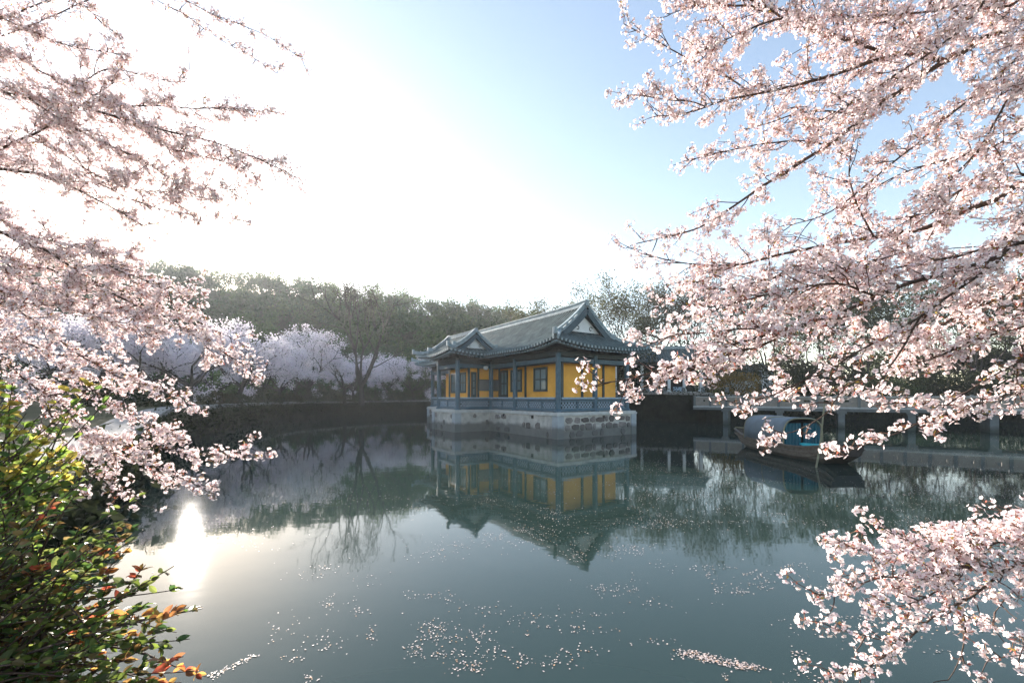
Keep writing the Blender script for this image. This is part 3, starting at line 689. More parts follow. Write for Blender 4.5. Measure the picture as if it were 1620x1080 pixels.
PAL = [(.075, .090, .036), (.090, .105, .038), (.12, .115, .045), (.055, .080, .036), (.11, .09, .05), (.14, .135, .05), (.08, .10, .045)]
for X, Y in pts:
    z = float(hill_z(np.array(X), np.array(Y))); hgt = rs.uniform(4.5, 8.5); rad = hgt * rs.uniform(.36, .52)
    nl = 7; lob = rs.normal(size=(nl, 3)) * [rad * .42, rad * .42, hgt * .13] + [0, 0, hgt * .60]
    k = rs.randint(nl, size=330); C = lob[k] + (lambda q: q / np.linalg.norm(q, axis=1)[:, None] * rs.uniform(.55, 1.05, (330, 1)))(rs.normal(size=(330, 3))) * rad * .55
    base = np.array(PAL[rs.randint(len(PAL))]) * [.72, 1.16, .78]
    cards(fo, C + [X, Y, z], .62, rs, jitter(base, 330, rs, .25), 0, 0, .8)
    if rs.rand() < .4: fo.tube(np.array([(X, Y, z - .3), (X + rs.normal() * .3, Y, z + hgt * .6)]), np.array([.2, .09]), 4, 1, (1, 1, 1), cap=False)
fo.build('hillside_wood', [M['foliage'], M['barkfar']], kind='stuff')

# ------------------------------------------------------------------ cherry trees across the pond
def ground_z(x, y):
    d = np.array([x, y]) - CEN; th = math.atan2(d[1], d[0]); ths = np.arctan2(S[:, 1] - CEN[1], S[:, 0] - CEN[0])
    i = np.argmin(np.abs(np.angle(np.exp(1j * (ths - th))))); r = np.linalg.norm(d) - np.linalg.norm(S[i, :2] - CEN)
    return float(S[i, 2] + np.interp(r, [0, 4, 14, 40], [.02, .05, .1, 1.6 - S[i, 2]]))
def cherry_proto(seed, H):
    rng = np.random.RandomState(seed); root = link('cherry_tree', None)
    br, tips = skeleton(rng, H, 1.15, .17, 5, .95, 4, up=.22, ratio=.74, kids=(2, 3), lean=(rng.uniform(-.3, .3), rng.uniform(-.3, .3)))
    branch_meshes(br, M['barkfar'], root)
    c = MB(); pts_ = np.repeat(tips, 18, axis=0); pts_ = pts_ + rng.normal(size=pts_.shape) * [.25, .25, .16]
    segs = np.concatenate([P[1:] for P, R, l in br if l >= 3]); s2 = np.repeat(segs, 4, axis=0) + rng.normal(size=(len(segs) * 4, 3)) * .12
    pts_ = np.concatenate([pts_, s2]); n_ = len(pts_)
    cards(c, pts_, .125, rng, jitter((1, .97, 1.02), n_, rng, .13, .04), 0, 0, .85)
    c.build('crown', M['farblossom'], root, kind=None)
    return root
protos = [cherry_proto(s_, h_) for s_, h_ in ((5, 5.6), (8, 6.2), (13, 5.2), (34, 6.6))]
used = [False] * 4
FARC = [(40, 27, 'white blossoming cherry tree standing furthest out along the left bank'), (135, 28, 'wide white cherry tree on the far bank behind the pale path end'), (215, 27.5, 'full white cherry tree on the bank above a clipped hedge'), (300, 30, 'white cherry tree leaning over the pale bank edge'),
        (375, 35, 'tall white cherry tree beside the dark bank shrubs'), (440, 39, 'white cherry tree with crown reaching above its neighbours'), (492, 44, 'white cherry tree between the shrubs and the bare tree'), (545, 47, 'white cherry tree just beside the bare vase shaped tree'),
        (612, 55, 'white cherry tree behind the bare vase shaped tree'), (655, 57, 'white cherry tree next to the pavilion end column'), (705, 60, 'white cherry tree seen through the pavilion veranda')]
BACKC = [(80, 38), (260, 40), (255, 43), (335, 46), (415, 50), (470, 56), (560, 60)]
rs = np.random.RandomState(4)
for i, (px, Y, lab) in enumerate(FARC + [(p, y, None) for p, y in BACKC]):
    k = (i * 3 + 1) % 4; o = protos[k] if not used[k] else copy_tree(protos[k]); used[k] = True
    X = (px - CX) / FPX * Y; o.location = (X, Y, ground_z(X, Y)); o.rotation_euler = (0, 0, rs.uniform(0, 6.28)); s_ = rs.uniform(.92, 1.15); o.scale = (s_, s_, s_ * rs.uniform(.95, 1.1))
    tag(o, lab or 'white cherry tree in the back row before the wooded hill', 'cherry tree', 'cherry trees across the pond' if lab else 'back row of cherry trees')

# big bare spring tree and the trees behind the pavilion
def leaf_tree(name, label, px, Y, H, seed, cols, per, csize, n_limb=4, ang=.55, lv=5, trunk=.22, th=1.6, spread=.3, group=None, up=.3):
    rng = np.random.RandomState(seed); X = (px - CX) / FPX * Y
    root = thing(name, label, 'tree', (X, Y, ground_z(X, Y)), 0, group)
    br, tips = skeleton(rng, H, th, trunk, n_limb, ang, lv, up=up, ratio=.74)
    branch_meshes(br, M['barkfar'], root)
    c = MB(); P = np.repeat(tips, per, axis=0); P = P + rng.normal(size=P.shape) * spread
    k = rng.randint(len(cols), size=len(tips)); base = np.repeat(np.array(cols)[k], per, axis=0)
    cards(c, P, csize, rng, np.clip(base * (1 + rng.uniform(-.25, .25, (len(P), 1))), .01, .9), 0, 0, .7)
    c.build('crown', M['foliage'], root)
    return root
leaf_tree('bare_tree', 'dark vase shaped tree with sparse brown twigs behind white cherries', 572, 41, 11.0, 7, [(.05, .042, .03), (.06, .052, .035)], 2, .13, 5, .45, 5, .26, 1.5, .35)
TR = [(850, 62, 13.0, 31, 'olive spring tree just above the far end of the roof ridge', 8), (905, 66, 13.5, 32, 'thin leafed tree rising behind the roof ridge', 6), (985, 54, 13.5, 33, 'round crowned pale green tree right behind the gable', 7),
      (1045, 52, 12.0, 35, 'dull green tree between the gable and the pink branch tips', 8), (1090, 50, 12.8, 36, 'dark branched sparse tree behind the gallery roof', 4), (1150, 52, 13.5, 37, 'half bare tree with crooked limbs behind the gallery', 3),
      (1215, 50, 12.5, 38, 'green tree beside the white gabled house', 9), (1290, 50, 12, 39, 'green tree behind the bridge railing', 9), (1370, 48, 12, 40, 'olive tree behind the round green bush', 9), (1450, 50, 13, 41, 'dense green tree beyond the bridge', 9),
      (1540, 48, 13, 42, 'tall green tree beyond the right end of the bridge', 9), (1640, 46, 13, 43, 'large green tree on the far right bank', 9)]
GP = [[(.075, .088, .035), (.095, .10, .045)], [(.10, .095, .045), (.085, .08, .04)], [(.09, .11, .045), (.12, .12, .06)], [(.05, .065, .03), (.075, .085, .035)], [(.07, .06, .035)], [(.06, .05, .03)]]
for i, (px, Y, H, sd, lab, per) in enumerate(TR):
    leaf_tree('spring_tree', lab, px, Y, H, sd, GP[i] if i < 6 else GP[3], per, .22, 5, .6, 5, .2, 2.2, .38)

# ------------------------------------------------------------------ shrubs on the banks
def shrub(name, label, x, y, z, rx, rz, seed, cols, n_=900, size=.13, group=None, cat='shrub'):
    rng = np.random.RandomState(seed); root = thing(name, label, cat, (x, y, z), 0, group)
    q = rng.normal(size=(n_, 3)); q[:, 2] = np.abs(q[:, 2]) * .95; q /= np.linalg.norm(q, axis=1)[:, None]
    bumps = 1 + .16 * np.sin(q[:, 0] * 5 + seed) * np.cos(q[:, 1] * 4 + seed * 2) + .1 * np.sin(q[:, 2] * 9 + seed)
    P = q * (rng.uniform(.35, 1, (n_, 1)) ** .35) * bumps[:, None] * [rx, rx * .8, rz]
    c = MB(); k = rng.randint(len(cols), size=n_); cards(c, P + [0, 0, .05], size, rng, np.clip(np.array(cols)[k] * (1 + rng.uniform(-.3, .3, (n_, 1))), .005, .9), 0, 0, .7)
    c.build('foliage', M['foliage'], root)
    s_ = MB()
    for j in range(6):
        a = rng.uniform(0, 6.28); s_.tube(np.array([(0, 0, -.15), (.3 * rx * math.cos(a), .3 * rx * math.sin(a), rz * .4), (.6 * rx * math.cos(a), .5 * rx * math.sin(a), rz * .75)]), np.array([.03, .02, .008]), 4, cap=False)
    s_.build('stems', M['barkfar'], root)
    return root
DG = [(.022, .035, .015), (.032, .045, .018), (.045, .055, .02)]
BR_ = [(.05, .055, .02), (.06, .05, .02), (.04, .045, .018)]
SHB = [(150, 22, 1.0, .9), (205, 21.5, 1.3, .9), (250, 23, 1.1, .8), (345, 30, 1.3, 1.0), (372, 33, 1.2, .9), (420, 37, 1.5, 1.2), (455, 41, 1.6, .9), (480, 43, 2.0, 1.5), (515, 46, 1.8, 1.3), (545, 47, 1.4, 1.0), (585, 50, 1.9, 1.5), (620, 53, 2.1, 1.7), (648, 55, 1.8, 1.3)]
for i, (px, Y, rx, rz) in enumerate(SHB):
    X = (px - CX) / FPX * Y
    shrub('bank_shrub', 'low rounded dark green shrub on the far bank below the cherry trees', X, Y, ground_z(X, Y) - .05, rx, rz, 50 + i, DG if i % 3 else BR_, 1100, .14, 'shrubs along the far left bank')
# overhanging low growth at the water line of the far bank
gc = MB(); rs = np.random.RandomState(77)
for i in range(n):
    if S[i, 1] < 5: continue
    quay = 9 < S[i, 0] < 18 and S[i, 1] > 30
    m_ = 60 if quay else 190; P = np.column_stack([np.full(m_, S[i, 0]), np.full(m_, S[i, 1]), S[i, 2] - np.abs(rs.normal(0, .55, m_)) + (.35 if quay else -.05)]) + rs.normal(size=(m_, 3)) * [.26, .26, .12]
    P[:, 2] = np.maximum(P[:, 2], .03)
    cards(gc, P, .19, rs, jitter((.030, .038, .016), m_, rs, .45), 0, 0, .55)
gc.build('bank_ground_cover', M['foliage'], kind='stuff')
def sh(name, lab, px, Y, rx, rz, seed, cols, n_=2200, size=.15, dz=0): 
    X = (px - CX) / FPX * Y; return shrub(name, lab, X, Y, ground_z(X, Y) + dz, rx, rz, seed, cols, n_, size)
sh('golden_bush', 'rounded golden brown bush on the quay beside the gallery', 1160, 36.2, 2.3, 2.3, 91, [(.28, .17, .04), (.24, .16, .05), (.17, .125, .04)], 3600, .13)
sh('trailing_bush', 'yellow green trailing bush hanging over the quay wall at the bridge end', 1133, 33.9, .75, .9, 92, [(.13, .13, .03), (.10, .11, .03)], 900, .11, -.6)
sh('round_bush', 'large round dark green bush behind the bridge railing', 1392, 39.5, 3.6, 3.0, 93, [(.035, .06, .022), (.045, .075, .03), (.028, .05, .02)], 4200, .16)
sh('evergreen_bush', 'dark evergreen bush between the house and the round bush', 1270, 40.5, 3.0, 3.4, 94, DG, 3200, .17)
sh('evergreen_bush', 'dark evergreen bush at the left end of the gallery', 1012, 40.5, 2.6, 4.2, 95, DG, 3200, .18)
sh('evergreen_bush', 'broad dark evergreen bush beyond the bridge right of the round bush', 1500, 40, 4.4, 3.2, 96, DG, 4200, .17)
sh('evergreen_bush', 'dark evergreen bush at the far right end of the bridge', 1620, 38, 4.2, 3.2, 97, DG, 4000, .17)
sh('evergreen_bush', 'tall dark evergreen behind the gallery roof', 1085, 47, 3.6, 6.4, 98, DG, 4200, .2)
for k_, (px_, Y_, rx_, rz_) in enumerate([(1240, 54, 4.5, 6.5), (1330, 52, 4.5, 6.0), (1420, 54, 5, 7), (1510, 52, 5, 6.5), (1600, 50, 5, 7), (1700, 48, 5, 7), (1800, 46, 5, 6)]):
    o_ = sh('evergreen_bush', 'tall dark evergreen thicket closing the view behind the bridge', px_, Y_, rx_, rz_, 130 + k_, [(.045, .06, .026), (.06, .07, .03), (.035, .05, .022)], 9500, .30); o_['group'] = 'evergreens behind the bridge'
sh('evergreen_bush', 'dark evergreen behind the golden bush and house', 1180, 45, 2.6, 5.0, 99, DG, 3600, .2)

# ------------------------------------------------------------------ blossom clusters
def flower(mb, c, R, r, rng, tint):
    """five cupped notched petals, a reddish eye"""
    for k in range(5):
        a = k * 2 * math.pi / 5 + rng.uniform(-.12, .12); ca, sa = math.cos(a), math.sin(a); pa, pb = -sa, ca; w_ = r * .43; cup = rng.uniform(.10, .45)
        L = [(ca * r * .10, sa * r * .10, 0), (ca * r * .62 + pa * w_, sa * r * .62 + pb * w_, r * cup * .75), (ca * r + pa * w_ * .45, sa * r + pb * w_ * .45, r * cup * 1.05),
             (ca * r * .9, sa * r * .9, r * cup * .8), (ca * r - pa * w_ * .45, sa * r - pb * w_ * .45, r * cup * 1.05), (ca * r * .62 - pa * w_, sa * r * .62 - pb * w_, r * cup * .75)]
        V = np.array(L) @ R.T + c; t = tint * rng.uniform(.94, 1.04)
        cc = np.stack([t * [.96, .86, .88]] + [t] * 5)
        mb.add(V, [(0, 1, 2, 3), (0, 3, 4, 5)], 0, cc)
    e = np.array([(math.cos(a) * r * .17, math.sin(a) * r * .17, r * .10) for a in np.arange(4) * 1.57]) @ R.T + c
    mb.add(e, [(0, 1, 2, 3)], 0, (.72, .34, .33))
def make_cluster(seed, nf):
    rng = np.random.RandomState(seed); mb = MB()
    D = rng.normal(size=(nf, 3)); D[:, 2] += .35; D /= np.linalg.norm(D, axis=1)[:, None]
    for _ in range(12):                                         # push flower heads apart
        for i in range(nf):
            dv = D[i] - D; d2 = (dv ** 2).sum(1) + .02; D[i] += (dv / d2[:, None] ** 1.5).sum(0) * .03
        D /= np.linalg.norm(D, axis=1)[:, None]
    Rm = frame_from_dir(D + rng.normal(0, .25, D.shape), rng.uniform(0, 6.28, nf))
    for i in range(nf):
        ln = rng.uniform(.022, .044); c = D[i] * ln
        tint = np.array([1, 1, 1]) * rng.uniform(.93, 1.03) * [1, rng.uniform(.95, 1.02), rng.uniform(.97, 1.02)]
        flower(mb, c, Rm[i], rng.uniform(.0128, .0162), rng, tint)
        bk = c - D[i] * .004; e1 = Rm[i][:, 0] * .0032; e2 = Rm[i][:, 1] * .0032
        mb.add(np.array([bk - e1, bk - e2, bk + e1, bk + e2]), [(0, 1, 2, 3)], 0, (.26, .09, .075)); mb.add(np.array([bk - e1, bk - D[i] * .008, bk + e1, c]), [(0, 1, 2, 3)], 0, (.26, .09, .075))
        u = np.cross(D[i], [.3, .5, .8]); u /= np.linalg.norm(u); w_ = .0011
        mb.add(np.array([-u * w_, u * w_, c + u * w_ * 1.6, c - u * w_ * 1.6]), [(0, 1, 2, 3)], 0, (.28, .17, .10))
    for j in range(rng.randint(0, 3)):                          # young bronze-green leaf and red buds
        d = rng.normal(size=3); d /= np.linalg.norm(d); u = np.cross(d, [.2, .9, .1]); u /= np.linalg.norm(u); L = rng.uniform(.02, .036)
        mb.add(np.array([d * .004, d * L * .5 + u * .006, d * L, d * L * .5 - u * .006]), [(0, 1, 2, 3)], 0, (.40, .33, .08) if j else (.45, .16, .12))
    return mb
CLV = [make_cluster(100 + k, nf) for k, nf in enumerate((3, 4, 5, 6, 5, 4, 7, 3))]
CLM = [c.mesh('blossom_cluster', M['petal']) for c in CLV]
CLA = []
for c in CLV:
    q4 = np.concatenate([f for f, m_ in c.F]); CLA.append((np.concatenate(c.V), q4, np.concatenate(c.C)))

def in_frame(P, mx=160, my=120):
    px = CX + P[:, 0] / np.maximum(P[:, 1], .1) * FPX; py = HY - (P[:, 2] - EYE) / np.maximum(P[:, 1], .1) * FPX
    return (px > -mx) & (px < 1620 + mx) & (py > -my) & (py < 1080 + my) & (P[:, 1] > .6)

class NearTree:
    def __init__(s, label, trunk, seed, tint, bush=1.0):
        s.root = thing('cherry_tree', label, 'cherry tree', tuple(trunk[0][:3]))
        s.o = np.array(trunk[0][:3]); s.rng = np.random.RandomState(seed); s.tint = np.array(tint); s.bush = bush
        P = resample(np.array(trunk, float), .25); s.trunk = P
        MB().tube(P[:, :3] - s.o, P[:, 3], 12).build('trunk', M['bark'], s.root, smooth=True)
        s.limbs = {}; s.tw = MB(); s.cl = []          # clusters: pos, dir, scale
    def limb(s, key, pts, z0, z1, r0, r1, parent=None, join=True, dens=1.0, tl=(.12, .42), leafless=0.0):
        """pts in photo pixels give the direction; z0..z1 the distance from the camera in metres"""
        px = np.array(pts, float); zz = np.linspace(z0, z1, len(px)); rng = s.rng
        P = np.array([at(a, b, z) for (a, b), z in zip(px, zz)])
        if parent is not None:
            Q, R_ = s.limbs[parent]; q2 = CX + Q[:, 0] / Q[:, 1] * FPX; q3 = HY - (Q[:, 2] - EYE) / Q[:, 1] * FPX
            i = int(np.argmin((q2 - px[0, 0]) ** 2 + (q3 - px[0, 1]) ** 2)); dz = Q[i, 1]
            zz = np.linspace(dz, dz + (z1 - z0), len(px)); P = np.array([at(a, b, z) for (a, b), z in zip(px, zz)]); P[0] = Q[i]; r0 = min(r0, R_[i] * .8)
        elif join:                                    # carry on out of the picture to the trunk
            tz = P[0, 2] - .25 * abs(np.linalg.norm(P[0, :2] - s.trunk[0, :2])) ; i = int(np.argmin(np.abs(s.trunk[:, 2] - tz)))
            T = s.trunk[i, :3]; mid = (P[0] + T) / 2 + [0, 0, -.04]; P = np.vstack([T, mid, P])
        P = resample(P, .05); m_ = len(P); P[2:-1] += np.cumsum(rng.normal(0, .0022, (m_ - 3, 3)), axis=0) * .6
        R_ = np.linspace(r0, r1, m_) * (1 + .08 * np.sin(np.arange(m_) * .9 + rng.rand() * 6)); s.limbs[key] = (P, R_)
        MB().tube(P - s.o, R_, 8 if r0 > .012 else 6).build('limb', M['bark'], s.root, smooth=True)
        T = np.gradient(P, axis=0); T /= np.linalg.norm(T, axis=1)[:, None]
        L = np.arange(m_) * np.linalg.norm(P[1] - P[0]); a = 0.0; ok = in_frame(P)
        while a < L[-1]:
            i = min(int(a / L[-1] * (m_ - 1)), m_ - 1)
            f = a / L[-1]; a += rng.uniform(.035, .085) / (dens * s.bush)
            if not ok[i] or f < leafless: continue
            s.twig(P[i], T[i], rng.uniform(*tl) * 1.25 * (1 - .45 * f ** 2), .0042, 0)
            if rng.rand() < .5: s.put(P[i] + rng.normal(0, .012, 3))
        s.twig(P[-1], T[-1], .15, .003, 0)
    def put(s, p, d=None):
        rng = s.rng; d = rng.normal(size=3) + np.array([0, 0, -.25]) if d is None else d
        s.cl.append((p, d, rng.uniform(.8, 1.2)))
    def twig(s, p, t, L, r, lev):
        rng = s.rng; pr = rng.normal(size=3); pr -= t * pr.dot(t); pr /= np.linalg.norm(pr)
        a = rng.uniform(.35, 1.15); d = t * math.cos(a) + pr * math.sin(a); d[2] += rng.uniform(-.1, .25); d /= np.linalg.norm(d)
        k = 5; P = [np.array(p)]; dd = d
        for i in range(k): dd = dd + rng.normal(0, .19, 3) + t * .10; dd /= np.linalg.norm(dd); P.append(P[-1] + dd * L / k)
        P = np.array(P); s.tw.tube(P - s.o, np.linspace(r, r * .45, k + 1), 4, cap=False)
        step = .046; nn = max(1, int(L / step))
        for j in range(nn):
            f = (j + rng.uniform(.3, 1)) / nn
            if rng.rand() < .25 + .75 * f:
                q = np.array([np.interp(f * k, np.arange(k + 1), P[:, c]) for c in range(3)]); s.put(q + rng.normal(0, .012, 3))
        s.put(P[-1], dd + rng.normal(0, .4, 3))
        if lev == 0 and L > .2:
            for j in range(rng.randint(1, 3)): s.twig(P[rng.randint(1, 4)], dd, L * rng.uniform(.35, .6), r * .7, 1)
    def finish(s):
        s.tw.build('twigs', M['twig'], s.root, kind='stuff')
        rng = s.rng; P = np.array([c[0] for c in s.cl]); D = np.array([c[1] for c in s.cl]); sc = np.array([c[2] for c in s.cl]); n_ = len(P)
        R = frame_from_dir(D, rng.uniform(0, 6.28, n_)); var = rng.randint(len(CLA), size=n_)
        vis = in_frame(P, -5, -5); key = np.where(vis, P[:, 1] / sc, 99); order = np.argsort(key); big = order[:300]; rest = order[300:]
        for i in big:
            o = link('blossom_cluster', CLM[var[i]], s.root); m4 = Matrix.Translation(Vector(P[i] - s.o)) @ Matrix(R[i].tolist()).to_4x4() @ Matrix.Scale(float(sc[i]), 4); o.matrix_local = m4
        mb = MB()
        for v in range(len(CLA)):
            I = rest[var[rest] == v]
            if not len(I): continue
            V0, F0, C0 = CLA[v]; m_ = len(V0)
            V = np.einsum('nij,kj->nki', R[I], V0) * sc[I][:, None, None] + (P[I] - s.o)[:, None, :]
            F = (F0[None] + (np.arange(len(I)) * m_)[:, None, None]).reshape(-1, 4)
            cc = C0[None] * (s.rng.uniform(.93, 1.05, (len(I), 1, 1)))
            mb.add(V.reshape(-1, 3), F, 0, np.clip(cc, 0, 1.1).reshape(-1, 3))
        mb.build('blossoms', M['petal'], s.root, kind='stuff'); print('clusters', n_)
# ------------------------------------------------------------------ near cherry tree on the right
T = NearTree('pink cherry tree whose long blossoming boughs reach high over the boat and bridge', [(5.8, 2.1, .35, .20), (5.7, 2.2, 1.2, .17), (5.5, 2.5, 2.4, .15), (5.45, 2.8, 3.6, .12), (5.3, 3.1, 5.0, .08), (5.1, 3.3, 6.0, .04)], 1, (1, 1, 1), .86)
T.limb('R1', [(1640, 28), (1590, 50), (1555, 62), (1525, 82), (1490, 100), (1455, 122), (1425, 145), (1400, 158), (1365, 187), (1312, 228), (1270, 256), (1240, 275), (1205, 297), (1160, 330), (1105, 363), (1040, 380), (990, 393)], 3.5, 3.0, .034, .003, dens=.8)
T.limb('R2', [(1590, -20), (1545, 20), (1520, 45), (1490, 70), (1455, 95), (1418, 117), (1370, 150), (1300, 190)], 3.2, 3.0, .016, .004, dens=1.2)
T.limb('R3', [(1490, 78), (1440, 85), (1400, 92), (1355, 107), (1310, 122), (1250, 138), (1200, 148), (1150, 158), (1110, 172), (1070, 182), (1030, 186)], 3.3, 3.3, .024, .003, parent='R1', dens=1.3)
T.limb('R4', [(1410, 92), (1330, 60), (1261, 43), (1217, 16), (1175, -5), (1110, -30)], 3.3, 3.2, .016, .006, parent='R3', dens=1.2)
T.limb('R4b', [(1330, 60), (1290, 35), (1230, 12), (1160, 5), (1090, 10), (1055, 22)], 3.3, 3.4, .008, .003, parent='R4', dens=1.1)
T.limb('R5', [(1250, 40), (1232, 31), (1183, 49), (1125, 75), (1090, 95)], 3.3, 3.1, .007, .003, parent='R4', dens=1.2)
T.limb('R6', [(1197, 148), (1130, 109), (1085, 91), (1072, 83), (1028, 58), (1000, 44), (987, 38)], 3.3, 3.2, .008, .003, parent='R3', dens=1.0, tl=(.10, .28))
T.limb('R7', [(1114, 168), (1090, 160), (1059, 158), (1010, 150), (985, 150)], 3.3, 3.2, .006, .003, parent='R3', dens=.9, tl=(.08, .25))
T.limb('R8', [(1650, 283), (1574, 312), (1521, 332), (1459, 357), (1419, 363), (1386, 370), (1330, 379), (1270, 390), (1220, 400), (1170, 413), (1112, 414), (1070, 410), (1025, 399), (1002, 394)], 3.0, 2.9, .030, .003, dens=.8)
T.limb('R8b', [(1165, 414), (1125, 437), (1077, 459), (1045, 470)], 3.0, 2.9, .006, .002, parent='R8', dens=.8, tl=(.08, .26))
T.limb('R9', [(1640, 280), (1581, 280), (1548, 290), (1512, 310), (1483, 334), (1440, 345)], 2.8, 2.7, .014, .004, dens=1.2)
T.limb('R10', [(1383, 368), (1365, 343), (1350, 308), (1343, 274), (1348, 235), (1352, 210)], 3.0, 2.9, .007, .003, parent='R8', dens=.8, tl=(.1, .3))
T.limb('R11', [(1650, 70), (1620, 109), (1581, 182), (1548, 238), (1500, 290), (1470, 320)], 2.7, 2.7, .013, .004, dens=.9)
T.limb('R12', [(1660, 60), (1600, 105), (1550, 150), (1510, 180), (1480, 205), (1450, 232), (1400, 270), (1340, 320), (1300, 345), (1240, 365)], 3.0, 2.9, .014, .003, dens=.8, tl=(.1, .36))
T.limb('R13', [(1320, 381), (1277, 417), (1245, 432), (1203, 445), (1154, 457), (1095, 470)], 2.9, 2.7, .011, .003, parent='R8', dens=1.1)
T.limb('R14', [(1650, 378), (1580, 405), (1520, 425), (1428, 450), (1389, 468), (1337, 491), (1277, 512), (1233, 527), (1155, 548), (1091, 571), (1052, 584), (1000, 600), (960, 607), (940, 611)], 2.4, 2.35, .026, .003, dens=1.1, tl=(.08, .28))
T.limb('R14b', [(1290, 508), (1207, 545), (1130, 569), (1065, 597), (1025, 612)], 2.4, 2.3, .008, .003, parent='R14', dens=1.2, tl=(.08, .26))
T.limb('R14c', [(1233, 525), (1180, 520), (1120, 525), (1070, 530), (1040, 540), (1020, 548)], 2.35, 2.5, .006, .003, parent='R14', dens=.9, tl=(.08, .24))
T.limb('R14d', [(1389, 466), (1330, 450), (1270, 455), (1200, 470), (1130, 490), (1080, 505)], 2.4, 2.6, .007, .003, parent='R14', dens=1.1, tl=(.1, .3))
T.limb('R15', [(1650, 390), (1560, 430), (1500, 470), (1450, 505), (1400, 535), (1350, 562), (1310, 588), (1260, 612), (1215, 633), (1182, 640)], 2.2, 2.2, .018, .003, dens=1.15, tl=(.06, .2))
T.limb('R16', [(1660, 553), (1620, 573), (1572, 599), (1533, 623), (1487, 654), (1453, 674), (1419, 690), (1362, 711), (1334, 719)], 2.15, 2.2, .012, .002, dens=.75, tl=(.06, .22))
T.limb('R17', [(1480, 545), (1404, 584), (1352, 602), (1326, 625), (1305, 655), (1260, 680), (1226, 684)], 2.1, 2.1, .007, .002, join=True, parent='R15', dens=.5, tl=(.05, .16))
T.limb('R18', [(1660, 495), (1620, 514), (1533, 537), (1482, 562), (1420, 580)], 2.4, 2.4, .014, .003, dens=1.5, tl=(.1, .34))
T.limb('R19', [(1670, 440), (1590, 470), (1520, 500), (1450, 530), (1380, 540)], 2.6, 2.6, .014, .004, dens=1.5)
T.limb('R20', [(1660, 620), (1590, 625), (1530, 640), (1470, 640), (1400, 635)], 2.4, 2.4, .009, .003, dens=1.2, tl=(.08, .22))
T.limb('R21', [(1660, 340), (1600, 370), (1530, 400), (1450, 415), (1370, 430), (1300, 440)], 2.7, 2.7, .014, .004, dens=1.4)
T.limb('R22', [(1670, 180), (1610, 210), (1560, 240), (1500, 255), (1430, 275), (1380, 300)], 3.1, 3.0, .012, .004, dens=.9)
T.limb('R23', [(1660, -30), (1600, 5), (1540, 5), (1470, 15), (1400, 20), (1340, 25)], 3.3, 3.3, .014, .005, dens=1.3)
T.limb('R24', [(1310, 228), (1270, 222), (1220, 225), (1160, 235), (1110, 246), (1085, 250)], 3.2, 3.1, .006, .003, parent='R1', dens=.9, tl=(.08, .24))
T.limb('R25', [(1365, 187), (1310, 175), (1260, 180), (1215, 196), (1180, 205)], 3.2, 3.1, .007, .003, parent='R1', dens=1.0, tl=(.1, .3))
T.limb('R26', [(1440, 85), (1420, 50), (1390, 20), (1370, -10)], 3.3, 3.3, .008, .004, parent='R3', dens=1.3)
T.limb('R27', [(1420, 360), (1400, 400), (1340, 430), (1280, 460), (1220, 490)], 2.9, 2.6, .008, .003, parent='R8', dens=1.3)
T.finish()
# low branch of a second tree over the water
T = NearTree('pink cherry tree with one low bough hanging just above the water', [(5.2, 1.2, .35, .13), (5.0, 1.4, .9, .11), (4.9, 1.6, 1.5, .09), (5.1, 1.6, 2.6, .05)], 2, (1, 1, 1))
T.limb('B1', [(1680, 855), (1620, 886), (1586, 902), (1556, 927), (1525, 949), (1480, 972), (1461, 985), (1433, 1010), (1400, 1035), (1361, 1060), (1322, 1069)], 2.2, 2.1, .016, .003, dens=.9, tl=(.06, .22))
T.limb('B2', [(1586, 902), (1545, 893), (1511, 902), (1447, 916), (1400, 912), (1350, 928), (1310, 940), (1292, 940)], 2.2, 2.2, .008, .003, parent='B1', dens=1.5, tl=(.08, .22))
T.limb('B3', [(1680, 790), (1620, 812), (1560, 836), (1500, 848), (1440, 852), (1405, 840)], 2.4, 2.4, .010, .003, dens=1.5, tl=(.08, .24))
T.limb('B4', [(1680, 840), (1600, 860), (1520, 870), (1440, 880), (1380, 878), (1340, 868), (1325, 864)], 2.3, 2.25, .009, .003, dens=1.7, tl=(.08, .24))
T.limb('B5', [(1519, 952), (1528, 985), (1524, 1027), (1512, 1058), (1500, 1075)], 2.15, 2.1, .004, .002, parent='B1', dens=.55, tl=(.04, .1))
T.limb('B6', [(1680, 900), (1620, 930), (1585, 960), (1570, 985)], 2.2, 2.2, .006, .002, dens=.9, tl=(.05, .14))
T.limb('B7', [(1545, 893), (1480, 935), (1430, 955), (1385, 960)], 2.2, 2.1, .005, .002, parent='B2', dens=1.3, tl=(.05, .18))
T.limb('B8', [(1433, 1008), (1390, 1010), (1350, 1000), (1322, 995)], 2.1, 2.1, .004, .002, parent='B1', dens=.8, tl=(.04, .12))
T.limb('B9', [(1680, 1010), (1620, 1035), (1570, 1040)], 2.1, 2.1, .005, .002, dens=.7, tl=(.04, .12))
T.finish()
